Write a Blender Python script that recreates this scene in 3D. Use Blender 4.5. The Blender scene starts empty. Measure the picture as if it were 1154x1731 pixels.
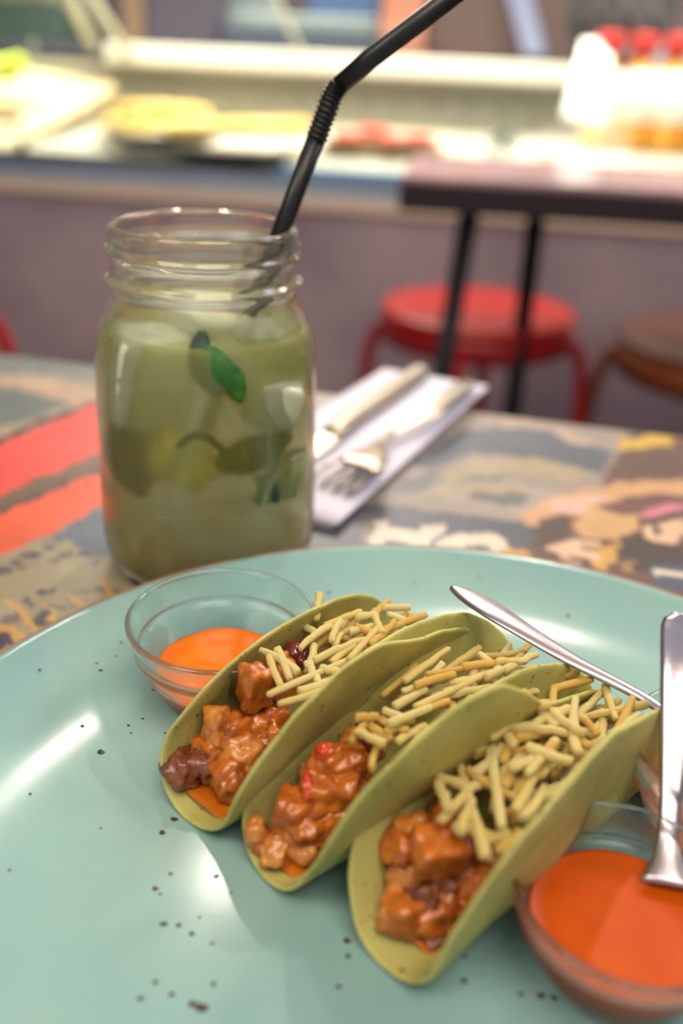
import bpy, bmesh, math, random
import numpy as np
from math import sin, cos, pi, radians
from mathutils import Vector, Matrix, noise
rnd = random.Random(7)
scene = bpy.context.scene
col = scene.collection
TZ = 0.75                                   # height of the table top

# ------------------------------------------------------------- camera
IW, IH, FPX, PITCH, ROLL, CH = 1154, 1731, 1550.0, radians(26.44), radians(2.74), 0.1942
Fv = Vector((0, cos(PITCH), -sin(PITCH))); R0 = Vector((1, 0, 0)); U0 = Vector((0, sin(PITCH), cos(PITCH)))
Rv = R0*cos(ROLL)+U0*sin(ROLL); Uv = U0*cos(ROLL)-R0*sin(ROLL)
CP = Vector((0, 0, TZ+CH))
cam = bpy.data.cameras.new('camera'); co = bpy.data.objects.new('camera', cam); col.objects.link(co)
m4 = Matrix((( Rv.x, Uv.x, -Fv.x, CP.x), (Rv.y, Uv.y, -Fv.y, CP.y), (Rv.z, Uv.z, -Fv.z, CP.z), (0, 0, 0, 1)))
co.matrix_world = m4
cam.sensor_fit = 'VERTICAL'; cam.sensor_height = 36; cam.sensor_width = 24; cam.lens = FPX*36/IH
cam.clip_start = 0.01; cam.clip_end = 50
cam.dof.use_dof = True; cam.dof.focus_distance = 0.268; cam.dof.aperture_fstop = 4.7
scene.camera = co

# ------------------------------------------------------------- world, lights, exposure
w = bpy.data.worlds.new('world'); scene.world = w; w.use_nodes = True
bg = w.node_tree.nodes['Background']; bg.inputs[0].default_value = (0.80, 0.86, 1.0, 1); bg.inputs[1].default_value = 0.55

def lamp(kind, loc, energy, color, size=0.1, target=None, sizey=None, spot=None, blend=.5):
    l = bpy.data.lights.new('lamp', kind); l.energy = energy; l.color = color
    if kind == 'AREA':
        l.shape = 'RECTANGLE'; l.size = size; l.size_y = sizey or size
    else: l.shadow_soft_size = size
    if spot: l.spot_size = spot; l.spot_blend = blend
    o = bpy.data.objects.new('lamp_light', l); col.objects.link(o); o.location = loc
    if target is not None:
        o.rotation_euler = (Vector(target)-Vector(loc)).to_track_quat('-Z', 'Y').to_euler()
    return o
lamp('AREA', (.34, 1.52, 2.30), 11, (1, .86, .68), .05, (0, .2, TZ))
lamp('AREA', (-.24, 1.54, 2.30), 4, (1, .90, .76), .04, (0, .2, TZ))
lamp('AREA', (-.9, -.5, 2.4), 16, (1, .92, .80), .7, (0, .3, TZ))  # added soft fill from behind the camera, stands for no known fixture
lamp('AREA', (.35, -.45, 2.6), 24, (1, .88, .72), 1.0, (.1, .3, TZ))  # added front fill, large and out of view, brightens the food and jar
lamp('AREA', (1.5, 0.9, 2.3), 9, (.70, .78, 1), .5, (.2, .5, TZ))
lamp('AREA', (1.7, 2.0, 2.6), 36, (1, .88, .80), .6, (.3, 1.9, .3))
lamp('AREA', (-.3, 3.6, 2.6), 85, (1, .92, .84), 1.2, (-.3, 3.6, 0))
scene.view_settings.view_transform = 'Standard'; scene.view_settings.look = 'None'
scene.view_settings.gamma = 1; scene.view_settings.use_curve_mapping = False
scene.view_settings.exposure = 0.0
cy = scene.cycles
cy.max_bounces = 14; cy.transmission_bounces = 12; cy.transparent_max_bounces = 16; cy.glossy_bounces = 6
cy.diffuse_bounces = 4; cy.volume_bounces = 12; cy.caustics_refractive = True; cy.caustics_reflective = False
cy.blur_glossy = 1.0; cy.sample_clamp_indirect = 6

# ------------------------------------------------------------- pixel helpers (photo pixel -> point on a real plane)
def ray(x, y): return Fv+Rv*((x-IW/2)/FPX)-Uv*((y-IH/2)/FPX)
def at(x, y, z):                             # z above the table top
    d = ray(x, y); return CP+d*((TZ+z-CP.z)/d.z)
def aty(x, y, Y):
    d = ray(x, y); return CP+d*(Y/d.y)
CA = radians(7)
CU = Vector((cos(CA), -sin(CA), 0)); CV = Vector((sin(CA), cos(CA), 0)); CO = CV*2.15
def cp(x, y, d):                             # (u, z) on the counter's vertical plane at depth d
    r = ray(x, y); k = ((CO+CV*d-CP).dot(CV))/r.dot(CV); p = CP+r*k
    return p.dot(CU), p.z

# ------------------------------------------------------------- materials
def lin(c):
    c = c/255; return c/12.92 if c <= .04045 else ((c+.055)/1.055)**2.4
def rgb(r, g, b): return (lin(r), lin(g), lin(b), 1)
MATS = {}
def mat(name, c, rough=.5, metal=0, trans=0, ior=1.45, sss=0, ssc=None, ssr=(1, .5, .3), c2=None, nscale=30, bump=0, bscale=80,
        coat=0, spec=.5, emit=None, estr=0, sheen=0, detail=4, lo=.35, hi=.65, bdist=.001):
    if name in MATS: return MATS[name]
    m = bpy.data.materials.new(name); m.use_nodes = True; nt = m.node_tree; p = nt.nodes['Principled BSDF']; I = p.inputs
    I['Base Color'].default_value = c; I['Roughness'].default_value = rough; I['Metallic'].default_value = metal
    I['Transmission Weight'].default_value = trans; I['IOR'].default_value = ior
    I['Specular IOR Level'].default_value = spec; I['Coat Weight'].default_value = coat; I['Coat Roughness'].default_value = .12
    if sss: I['Subsurface Weight'].default_value = sss; I['Subsurface Scale'].default_value = ssc or .003; I['Subsurface Radius'].default_value = ssr
    if emit: I['Emission Color'].default_value = emit; I['Emission Strength'].default_value = estr
    tc = nt.nodes.new('ShaderNodeTexCoord')
    if c2 is not None:
        n = nt.nodes.new('ShaderNodeTexNoise'); n.inputs['Scale'].default_value = nscale; n.inputs['Detail'].default_value = detail
        nt.links.new(tc.outputs['Object'], n.inputs['Vector'])
        r = nt.nodes.new('ShaderNodeValToRGB'); r.color_ramp.elements[0].position = lo; r.color_ramp.elements[1].position = hi
        r.color_ramp.elements[0].color = c; r.color_ramp.elements[1].color = c2
        nt.links.new(n.outputs['Fac'], r.inputs[0]); nt.links.new(r.outputs[0], I['Base Color'])
    if bump:
        n = nt.nodes.new('ShaderNodeTexNoise'); n.inputs['Scale'].default_value = bscale; n.inputs['Detail'].default_value = 5
        nt.links.new(tc.outputs['Object'], n.inputs['Vector'])
        b = nt.nodes.new('ShaderNodeBump'); b.inputs['Strength'].default_value = bump; b.inputs['Distance'].default_value = bdist
        nt.links.new(n.outputs['Fac'], b.inputs['Height']); nt.links.new(b.outputs[0], I['Normal'])
    MATS[name] = m; return m
def attr_mat(name, rough=.35, spec=.5):
    m = bpy.data.materials.new(name); m.use_nodes = True; nt = m.node_tree; p = nt.nodes['Principled BSDF']
    a = nt.nodes.new('ShaderNodeAttribute'); a.attribute_name = 'print'
    n = nt.nodes.new('ShaderNodeTexNoise'); n.inputs['Scale'].default_value = 90; n.inputs['Detail'].default_value = 6
    tc = nt.nodes.new('ShaderNodeTexCoord'); nt.links.new(tc.outputs['Object'], n.inputs['Vector'])
    mx = nt.nodes.new('ShaderNodeMixRGB'); mx.blend_type = 'MULTIPLY'; mx.inputs[0].default_value = .35
    nt.links.new(a.outputs['Color'], mx.inputs[1]); nt.links.new(n.outputs['Fac'], mx.inputs[2]); nt.links.new(mx.outputs[0], p.inputs['Base Color'])
    p.inputs['Roughness'].default_value = rough; p.inputs['Specular IOR Level'].default_value = spec
    return m
def thin_glass(name, tint=(1, 1, 1, 1), amt=1.0):
    m = bpy.data.materials.new(name); m.use_nodes = True; nt = m.node_tree; nt.nodes.clear()
    o = nt.nodes.new('ShaderNodeOutputMaterial'); t = nt.nodes.new('ShaderNodeBsdfTransparent'); g = nt.nodes.new('ShaderNodeBsdfGlossy')
    t.inputs[0].default_value = tint; g.inputs['Roughness'].default_value = .03
    f = nt.nodes.new('ShaderNodeFresnel'); f.inputs[0].default_value = 1.5
    mx = nt.nodes.new('ShaderNodeMixShader'); nt.links.new(f.outputs[0], mx.inputs[0]); nt.links.new(t.outputs[0], mx.inputs[1]); nt.links.new(g.outputs[0], mx.inputs[2])
    nt.links.new(mx.outputs[0], o.inputs[0]); return m

def real_glass(name, tint, fac):
    m = bpy.data.materials.new(name); m.use_nodes = True; nt = m.node_tree; nt.nodes.clear()
    o = nt.nodes.new('ShaderNodeOutputMaterial'); t = nt.nodes.new('ShaderNodeBsdfTransparent'); g = nt.nodes.new('ShaderNodeBsdfGlass')
    t.inputs[0].default_value = tint; g.inputs['Color'].default_value = tint; g.inputs['IOR'].default_value = 1.5; g.inputs['Roughness'].default_value = 0
    mx = nt.nodes.new('ShaderNodeMixShader'); mx.inputs[0].default_value = fac
    nt.links.new(t.outputs[0], mx.inputs[1]); nt.links.new(g.outputs[0], mx.inputs[2]); nt.links.new(mx.outputs[0], o.inputs[0]); return m
GLASS = real_glass('clear_glass', (.97, .985, .975, 1), .8)
STEEL = mat('cutlery_steel', rgb(190, 180, 188), .3, metal=1, bump=.15, bscale=900, bdist=.0002)
BLACKP = mat('black_plastic', rgb(24, 22, 22), .38)
TORT = mat('corn_tortilla', rgb(190, 182, 108), .62, sss=.3, ssc=.003, ssr=(1, .9, .3), c2=rgb(160, 156, 84), nscale=45, bump=.5, bscale=260, bdist=.0006)

# ------------------------------------------------------------- object helpers
def tag(o, label=None, cat=None, group=None, kind=None):
    if label: o['label'] = label
    if cat: o['category'] = cat
    if group: o['group'] = group
    if kind: o['kind'] = kind
    return o
def empty(name, loc=(0, 0, 0)):
    o = bpy.data.objects.new(name, None); o.location = loc; o.empty_display_size = .02; col.objects.link(o); return o
class MB:
    def __init__(s): s.v = []; s.f = []
    def add(s, vs, fs):
        b = len(s.v); s.v += [tuple(v) for v in vs]; s.f += [tuple(i+b for i in f) for f in fs]; return s
    def box(s, c, sz, ax=None):
        c = Vector(c); X, Y, Z = ax or (Vector((1, 0, 0)), Vector((0, 1, 0)), Vector((0, 0, 1)))
        vs = [c+X*(sz[0]/2*i)+Y*(sz[1]/2*j)+Z*(sz[2]/2*k) for i in (-1, 1) for j in (-1, 1) for k in (-1, 1)]
        return s.add(vs, [(0, 1, 3, 2), (4, 6, 7, 5), (0, 4, 5, 1), (2, 3, 7, 6), (0, 2, 6, 4), (1, 5, 7, 3)])
    def sweep(s, pts, rad, n=12, flat=None, up=(0, 0, 1), caps=True):     # rad: list of radii (or (rx, ry) pairs)
        pts = [Vector(p) for p in pts]; N = len(pts); vs = []; up = Vector(up)
        for i, p in enumerate(pts):
            t = (pts[min(i+1, N-1)]-pts[max(i-1, 0)]).normalized()
            x = t.cross(up)
            if x.length < 1e-4: x = t.cross(Vector((0, 1, 0)))
            x.normalize(); y = x.cross(t).normalized()
            r = rad[i] if hasattr(rad, '__len__') else rad
            rx, ry = r if hasattr(r, '__len__') else (r, r)
            for k in range(n):
                a = 2*pi*k/n; vs.append(p+x*(rx*cos(a))+y*(ry*sin(a)))
        fs = [(i*n+k, i*n+(k+1) % n, (i+1)*n+(k+1) % n, (i+1)*n+k) for i in range(N-1) for k in range(n)]
        if caps: fs += [tuple(range(n))[::-1], tuple((N-1)*n+k for k in range(n))]
        return s.add(vs, fs)
    def lathe(s, prof, n=64, c=(0, 0, 0), fn=None, close=True):
        c = Vector(c); vs = []; fs = []; idx = []
        for (r, z) in prof:
            if r < 1e-7: idx.append([len(vs)]*n); vs.append(c+Vector((0, 0, z)))
            else:
                idx.append(list(range(len(vs), len(vs)+n)))
                for k in range(n):
                    a = 2*pi*k/n; rr = r+(fn(r, z, a) if fn else 0); vs.append(c+Vector((rr*cos(a), rr*sin(a), z)))
        for i in range(len(prof)-1):
            A, B = idx[i], idx[i+1]
            for k in range(n):
                q = [A[k], A[(k+1) % n], B[(k+1) % n], B[k]]; u = []
                for t in q:
                    if t not in u: u.append(t)
                if len(u) > 2: fs.append(tuple(u))
        return s.add(vs, fs)
    def build(s, name, m, parent=None, smooth=True, loc=None, bevel=0, seg=2, recalc=True):
        me = bpy.data.meshes.new(name); me.from_pydata(s.v, [], s.f)
        if recalc:
            bm = bmesh.new(); bm.from_mesh(me); bmesh.ops.recalc_face_normals(bm, faces=bm.faces); bm.to_mesh(me); bm.free()
        me.materials.append(m)
        o = bpy.data.objects.new(name, me); col.objects.link(o)
        if parent: o.parent = parent; o.matrix_parent_inverse = Matrix.Translation(-Vector(parent.location)) if parent.parent is None else Matrix()
        if loc is not None: o.location = loc
        if smooth: me.polygons.foreach_set('use_smooth', [True]*len(me.polygons))
        if bevel:
            b = o.modifiers.new('bevel', 'BEVEL'); b.width = bevel; b.segments = seg; b.limit_method = 'ANGLE'
        return o
def interp(pts, n):                          # Catmull-Rom through points
    P = [Vector(p) for p in pts]; P = [P[0]*2-P[1]]+P+[P[-1]*2-P[-2]]; out = []
    for i in range(1, len(P)-2):
        for k in range(n):
            t = k/n; a, b, c, d = P[i-1], P[i], P[i+1], P[i+2]
            out.append(.5*((2*b)+(-a+c)*t+(2*a-5*b+4*c-d)*t*t+(-a+3*b-3*c+d)*t**3))
    out.append(P[-2]); return out
def blob(seed, rx, ry, rz, amp=.25, freq=2.0, sub=3, box=0.0):
    bm = bmesh.new(); bmesh.ops.create_icosphere(bm, subdivisions=sub, radius=1)
    off = Vector((seed*3.17, seed*1.3, seed*.7))
    for v in bm.verts:
        d = v.co.normalized()
        if box:
            mxc = max(abs(d.x), abs(d.y), abs(d.z)); d = d*(1-box)+d/mxc*box
        k = 1+amp*noise.noise(v.co*freq+off)+amp*.45*noise.noise(v.co*freq*2.7+off)+amp*.2*noise.noise(v.co*freq*6+off)
        v.co = Vector((d.x*rx*k, d.y*ry*k, d.z*rz*k))
    vs = [v.co.copy() for v in bm.verts]; fs = [[v.index for v in f.verts] for f in bm.faces]; bm.free()
    m = MB(); m.v = vs; m.f = fs; return m

# ============================================================= THE ROOM
def struct(o): o['kind'] = 'structure'; return o
FLOORM = mat('floor_concrete', rgb(120, 108, 108), .5, c2=rgb(95, 86, 88), nscale=3)
WALLM = mat('wall_plaster', rgb(150, 138, 132), .8, c2=rgb(125, 112, 112), nscale=2)
struct(MB().box((0, 1.6, -.025), (7, 7.2, .05)).build('floor', FLOORM, smooth=False))
struct(MB().box((0, 5.25, 1.4), (7.2, .1, 2.8)).build('wall_back', mat('kitchen_wall', rgb(120, 112, 116), .7, c2=rgb(98, 92, 100), nscale=1.2), smooth=False))
struct(MB().box((-3.55, 1.6, 1.4), (.1, 7.2, 2.8)).build('wall_left', WALLM, smooth=False))
struct(MB().box((3.55, 1.6, 1.4), (.1, 7.2, 2.8)).build('wall_right', WALLM, smooth=False))
struct(MB().box((0, 1.6, 2.85), (7.2, 7.2, .1)).build('ceiling', mat('ceiling_paint', rgb(190, 180, 168), .8), smooth=False))

# ============================================================= DINING TABLE with printed top
PX = []                                      # polygons in photo pixels: (points, colour), painted in order on the table plane
def poly(c, *p): PX.append((c, p))
base = (150, 138, 122)
# far left clouds
poly((150, 142, 120), (-40, 540), (200, 560), (200, 600), (-40, 590))
poly((112, 116, 112), (-40, 595), (60, 590), (175, 605), (175, 640), (60, 632), (-40, 635))
poly((178, 148, 122), (-40, 635), (60, 640), (120, 650), (180, 655), (180, 690), (60, 672), (-40, 652))
poly((98, 108, 102), (-40, 650), (30, 655), (80, 672), (120, 680), (60, 706), (-40, 735))
poly((160, 148, 118), (-40, 728), (20, 722), (70, 706), (0, 742), (-40, 755))
poly((70, 32, 30), (-60, 768), (60, 712), (200, 664), (200, 674), (60, 722), (-60, 778))
poly((222, 70, 58), (-60, 775), (180, 676), (330, 640), (330, 730), (180, 760), (-60, 862))
poly((104, 82, 62), (-60, 862), (180, 760), (330, 712), (330, 745), (180, 792), (-60, 895))
poly((78, 56, 46), (-60, 884), (180, 784), (330, 738), (330, 745), (180, 792), (-60, 895))
poly((226, 88, 46), (-60, 895), (180, 792), (330, 745), (330, 830), (180, 852), (60, 915), (-60, 962))
poly((230, 110, 80), (330, 640), (330, 600), (545, 612), (575, 618), (560, 636), (540, 652), (330, 690))
poly((90, 40, 30), (143, 815), (152, 812), (156, 820), (147, 823))
poly((92, 104, 118), (180, 852), (260, 830), (300, 930), (230, 990), (195, 955), (120, 920), (85, 905))
poly((60, 62, 52), (195, 955), (240, 960), (260, 1020), (222, 985))
# lower left branch print
poly((158, 146, 118), (-60, 962), (60, 915), (120, 922), (200, 950), (230, 990), (200, 1060), (-60, 1200))
for x, y, a, b, c in [(55, 938, 22, 7, (92, 80, 88)), (30, 955, 16, 8, (98, 88, 84)), (5, 965, 14, 6, (90, 78, 88)), (78, 924, 12, 6, (110, 100, 98)), (110, 940, 14, 6, (100, 90, 90)),
                      (140, 936, 16, 6, (92, 78, 88)), (92, 950, 10, 6, (104, 96, 92)), (72, 1001, 18, 6, (84, 74, 88)), (48, 1016, 6, 12, (96, 84, 82)), (75, 1045, 20, 13, (80, 74, 76)),
                      (120, 960, 26, 8, (164, 156, 118)), (112, 922, 14, 8, (160, 150, 112)), (50, 955, 22, 5, (146, 134, 108)), (165, 950, 10, 8, (120, 106, 108)), (20, 1045, 22, 9, (120, 104, 104)),
                      (95, 1025, 30, 3, (124, 108, 90)), (150, 1000, 40, 3, (124, 108, 90)), (180, 996, 30, 3, (120, 106, 88))]:
    poly(c, *[(x+a*cos(t)*(1+.18*sin(3*t+x)), y+b*sin(t)*(1+.18*cos(2*t+y))) for t in [i*pi/6 for i in range(12)]])
for p in [((8, 1012), (16, 1010), (70, 1065), (58, 1072)), ((70, 1018), (78, 1018), (104, 1048), (92, 1052)), ((118, 1000), (126, 1002), (146, 1024), (134, 1028)), ((172, 982), (178, 984), (188, 1006), (178, 1008)),
          ((-10, 1050), (10, 1054), (42, 1078), (30, 1090), (-10, 1064)), ((-10, 1096), (12, 1104), (6, 1116), (-10, 1110))]: poly((206, 160, 78), *p)
poly((78, 56, 76), (-20, 1066), (5, 1068), (28, 1088), (12, 1100), (-20, 1096))
# right: cloud print
poly((152, 138, 128), (540, 600), (830, 645), (1080, 675), (1030, 830), (900, 960), (540, 940))
poly((162, 150, 128), (600, 612), (830, 648), (1085, 680), (1082, 692), (830, 662), (600, 632))
poly((140, 108, 90), (880, 668), (940, 672), (960, 684), (900, 682))
poly((112, 116, 120), (950, 678), (990, 690), (1000, 712), (965, 705)); poly((98, 106, 118), (1045, 690), (1078, 690), (1065, 706), (1040, 702))
poly((84, 90, 102), (690, 790), (770, 728), (850, 722), (930, 727), (950, 745), (1035, 762), (1030, 778), (1015, 800), (940, 780), (860, 770), (800, 765), (740, 790))
poly((178, 156, 136), (840, 700), (930, 718), (985, 738), (1010, 752), (960, 748), (930, 726), (850, 720))
poly((104, 102, 104), (640, 830), (720, 800), (780, 795), (860, 800), (840, 812), (760, 812), (700, 835))
poly((168, 150, 120), (720, 815), (800, 778), (900, 772), (1010, 800), (980, 815), (880, 800), (800, 806))
poly((96, 94, 92), (780, 822), (860, 828), (900, 840), (880, 858), (800, 846))
poly((158, 142, 112), (700, 832), (780, 812), (880, 822), (900, 832), (800, 832), (720, 845))
poly((78, 80, 92), (520, 870), (640, 852), (760, 866), (900, 886), (920, 905), (880, 950), (520, 940))
poly((150, 136, 122), (640, 846), (700, 836), (780, 846), (860, 862), (840, 872), (760, 864))
# letter shapes, cut by the plate
L = (214, 200, 182)
poly((120, 108, 98), (622, 880), (650, 876), (632, 940), (600, 940))
poly(L, (640, 880), (664, 878), (658, 890), (700, 900), (720, 886), (758, 888), (724, 920), (700, 960), (672, 960), (690, 920), (652, 910), (640, 945), (612, 945))
poly(L, *[(800+66*cos(t), 930+30*sin(t)) for t in [i*pi/10 for i in range(20)]])
poly((84, 84, 98), *[(806+22*cos(t), 926+7*sin(t)) for t in [i*pi/8 for i in range(16)]])
poly((200, 150, 70), (842, 928), (890, 928), (892, 945), (842, 945))
# brown poster with figures
poly((96, 66, 56), (1088, 676), (1300, 700), (1300, 1120), (1120, 1040), (880, 960), (905, 905), (940, 880), (1018, 815), (1052, 752))
poly((150, 84, 84), (1090, 676), (1160, 684), (1160, 698), (1090, 692))
poly((84, 62, 54), (1070, 718), (1110, 700), (1160, 700), (1160, 735), (1060, 736))
poly((178, 138, 74), (1078, 696), (1112, 696), (1100, 720), (1068, 722))
poly((206, 168, 62), (1050, 738), (1076, 742), (1100, 732), (1142, 736), (1130, 752), (1082, 758), (1046, 762))
poly((214, 164, 128), (1136, 715), (1165, 695), (1165, 745), (1142, 740))
poly((200, 152, 108), (882, 880), (890, 862), (920, 846), (1000, 824), (1060, 814), (1300, 806), (1300, 836), (1080, 836), (1030, 848), (985, 872), (930, 872), (905, 892), (886, 890))
poly((206, 168, 152), (930, 852), (990, 836), (1030, 838), (980, 866), (930, 868))
poly((108, 66, 56), (1022, 852), (1060, 840), (1160, 836), (1154, 850), (1090, 862), (1050, 870))
poly((206, 120, 138), (1064, 874), (1100, 858), (1156, 848), (1156, 862), (1112, 872), (1080, 880))
poly((198, 154, 102), (965, 885), (1010, 858), (1040, 868), (1086, 874), (1076, 896), (1040, 915), (975, 905))
poly((74, 52, 44), (910, 876), (965, 872), (958, 905), (925, 930), (900, 925))
poly((216, 180, 148), (925, 925), (960, 912), (1010, 914), (1026, 930), (1000, 948), (940, 940), (1000, 960), (960, 950))
poly((170, 124, 92), (978, 920), (1020, 922), (1020, 934), (985, 932))
poly((204, 156, 66), (1012, 930), (1050, 918), (1042, 945), (1020, 964), (1002, 958))
poly((60, 46, 42), (1050, 905), (1078, 900), (1110, 922), (1200, 915), (1200, 960), (1090, 965), (1050, 960))
poly((222, 182, 148), (1082, 892), (1120, 884), (1160, 876), (1160, 905), (1130, 920), (1098, 916))
poly((52, 38, 36), (1100, 884), (1118, 898), (1112, 905), (1098, 896)); poly((60, 42, 40), (1080, 878), (1160, 862), (1160, 870), (1090, 886))
poly((66, 72, 92), (1090, 960), (1170, 950), (1170, 1010), (1110, 990)); poly((206, 196, 176), (1102, 962), (1170, 968), (1170, 980), (1100, 970))
poly((150, 116, 74), (1056, 950), (1075, 945), (1070, 968), (1050, 968))

tdir = Vector((cos(radians(12.5)), -sin(radians(12.5)), 0)); tper = Vector((sin(radians(12.5)), cos(radians(12.5)), 0))
TB = Vector((-.288, .619, 0)); TB2 = TB-tdir*.42                       # far-left corner of the table
TL, TD, CELL = 1.35, .72, .0022
nx, ny = int(TL/CELL)//1, int(TD/CELL)
# paint only the strip that carries print; the top is a grid
gx, gy = np.meshgrid(np.linspace(0, TL, nx+1), np.linspace(0, TD, ny+1), indexing='ij')
Xw = TB2.x+tdir.x*gx-tper.x*gy; Yw = TB2.y+tdir.y*gx-tper.y*gy
colr = np.zeros((nx+1, ny+1, 3)); colr[:] = [lin(c) for c in base]
nz = np.array([[noise.noise(Vector((gx[i, 0]*9, gy[0, j]*26, 3)))+.5*noise.noise(Vector((gx[i, 0]*26, gy[0, j]*60, 9))) for j in range(0, ny+1, 4)] for i in range(0, nx+1, 4)])
nz = np.kron(nz, np.ones((4, 4)))[:nx+1, :ny+1]
colr *= (1+.55*nz)[..., None]
for c, pts in PX:
    q = [at(x, y, 0) for x, y in pts]; qx = np.array([p.x for p in q]); qy = np.array([p.y for p in q])
    ins = np.zeros(Xw.shape, bool); j = len(q)-1
    sel = (Xw >= qx.min()) & (Xw <= qx.max()) & (Yw >= qy.min()) & (Yw <= qy.max())
    if not sel.any(): continue
    wob = .0012; xs = Xw[sel]+wob*np.sin(Yw[sel]*400); ys = Yw[sel]+wob*np.sin(Xw[sel]*340); r = np.zeros(xs.shape, bool)
    for i in range(len(q)):
        cnd = ((qy[i] > ys) != (qy[j] > ys)); den = (qy[j]-qy[i]) or 1e-12
        r ^= cnd & (xs < (qx[j]-qx[i])*(ys-qy[i])/den+qx[i]); j = i
    ins[sel] = r
    colr[ins] = np.array([lin(v) for v in c])*(1+.22*nz[ins])[:, None]
colr = np.clip(colr, .004, .95)
tbl = empty('dining_table', (Vector((.25, .25, 0))))
tag(tbl, 'nearest table, its top covered in printed poster collage, carrying plate and jar', 'table')
me = bpy.data.meshes.new('table_top'); ids = np.arange((nx+1)*(ny+1)).reshape(nx+1, ny+1)
verts = np.stack([Xw, Yw, np.full(Xw.shape, TZ)], -1).reshape(-1, 3)
faces = np.stack([ids[:-1, :-1], ids[:-1, 1:], ids[1:, 1:], ids[1:, :-1]], -1).reshape(-1, 4)
me.vertices.add(len(verts)); me.vertices.foreach_set('co', verts.ravel()); me.loops.add(faces.size); me.loops.foreach_set('vertex_index', faces.ravel().astype(np.int32))
me.polygons.add(len(faces)); me.polygons.foreach_set('loop_start', np.arange(0, faces.size, 4, dtype=np.int32)); me.polygons.foreach_set('loop_total', np.full(len(faces), 4, dtype=np.int32))
me.update(); me.validate()
ca = me.color_attributes.new('print', 'FLOAT_COLOR', 'POINT'); ca.data.foreach_set('color', np.concatenate([colr.reshape(-1, 3), np.ones((len(verts), 1))], 1).ravel().astype(np.float32))
me.materials.append(attr_mat('poster_print', .42))
pt = bpy.data.objects.new('poster_print', me); col.objects.link(pt); pt.parent = tbl; pt.matrix_parent_inverse = Matrix.Translation(-tbl.location)
ctr = TB2+tdir*(TL/2)-tper*(TD/2)
ax = (tdir, tper, Vector((0, 0, 1)))
MB().box(ctr+Vector((0, 0, TZ-.0158)), (TL+.004, TD+.004, .031), ax).build('table_top', mat('table_edge', rgb(150, 138, 116), .5), tbl, smooth=False, bevel=.002)
for i in (-1, 1):
    for j in (-1, 1):
        p = ctr+tdir*(i*(TL/2-.06))+tper*(j*(TD/2-.06)); MB().box((p.x, p.y, (TZ-.031)/2), (.03, .03, TZ-.033), ax).build('leg', mat('black_metal', rgb(16, 16, 20), .6, spec=.25), tbl, smooth=False, bevel=.002)
BLKM = MATS['black_metal']

# ============================================================= PLATE
PC = Vector((.0346, .1652, TZ))
plate = empty('dinner_plate', PC)
tag(plate, 'large round speckled turquoise stoneware plate holding the three tacos', 'plate')
prof = [(0, .0040), (.06, .0040), (.095, .0036), (.1, .0012), (.104, .0002), (.108, .0012), (.115, .0042), (.14, .0080), (.16, .0130), (.1695, .0172), (.1712, .0183), (.1718, .0194), (.1712, .0202), (.1698, .0203),
        (.168, .0196), (.162, .0168), (.15, .0128), (.135, .0098), (.12, .0083), (.1, .0080), (.06, .0080), (0, .0080)]
PLM = mat('turquoise_glaze', rgb(130, 165, 162), .14, c2=rgb(144, 174, 166), nscale=14, bump=.12, bscale=700, coat=0, spec=.2, bdist=.0001)
prof = [(x*.919, z) for x, z in prof]
MB().lathe(prof, 160, PC).build('plate_body', PLM, plate)
ring = [(.17185*.919+.0009*cos(t), .0196+.0009*sin(t)) for t in [2*pi*i/10 for i in range(11)]]
MB().lathe(ring, 160, PC).build('rim_edge', mat('bare_clay_rim', rgb(146, 112, 88), .5), plate)
sp = MB()
SPX = [(170, 1271, 7, 1), (170, 1133, 4, 1), (67, 1132, 3, 1), (163, 1121, 2.5, 1), (139, 1227, 3.5, 1), (217, 1226, 3, 1), (241, 1215, 3, 1), (222, 1239, 2, 1), (258, 1166, 3, 1), (51, 1342, 3, 1), (279, 1239, 3, 1), (294, 1385, 7, 1), (274, 1407, 6, 1),
       (366, 1481, 5, 1), (288, 1477, 4, 1), (262, 1502, 6, 1), (271, 1511, 3, 1), (277, 1562, 7, 1), (302, 1564, 5, 1), (324, 1578, 5, .8), (337, 1551, 3, .8), (358, 1595, 4, .8), (390, 1510, 3, .8), (170, 1400, 2.5, .8), (16, 1471, 3, .7),
       (340, 1703, 13, 1), (325, 1697, 8, 1), (238, 1688, 6, .8), (290, 1681, 6, .8), (361, 1663, 5, .8), (263, 1660, 5, .6), (586, 1590, 7, 1), (588, 1616, 5, .8), (572, 1668, 6, .8), (914, 1683, 8, 1), (936, 1687, 7, 1), (880, 1680, 5, .7), (784, 1658, 6, .8), (786, 1617, 4, .8),
       (810, 975, 3, .6), (556, 1000, 3, .6), (700, 985, 2.5, .6), (960, 1040, 3, .6), (205, 1085, 2.5, .6), (197, 1109, 2, .7), (356, 1020, 3.5, 1), (700, 1038, 2.4, .5)]
for x, y, r, _ in SPX:
    c = at(x, y, .0081); s = r/(FPX/((c-CP).dot(Fv)))*.9
    rad = math.hypot(c.x-PC.x, c.y-PC.y)
    if rad > .108: 
        zz = np.interp(rad, [.110, .124, .138, .149, .1544], [.0083, .0098, .0128, .0168, .0196])
        for _i in range(3):
            c = at(x, y, zz+.0001); rad = math.hypot(c.x-PC.x, c.y-PC.y); zz = float(np.interp(rad, [.110, .124, .138, .149, .1544], [.0083, .0098, .0128, .0168, .0196]))
    a0 = rnd.random()*6; n = 12
    vs = [c+Vector((s*cos(2*pi*k/n)*(1+.25*sin(3*2*pi*k/n+a0)), s*.85*sin(2*pi*k/n)*(1+.25*cos(2*2*pi*k/n+a0)), .00005)) for k in range(n)]
    sp.add(vs+[c+Vector((0, 0, .0003))], [(k, (k+1) % n, n) for k in range(n)])
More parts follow.
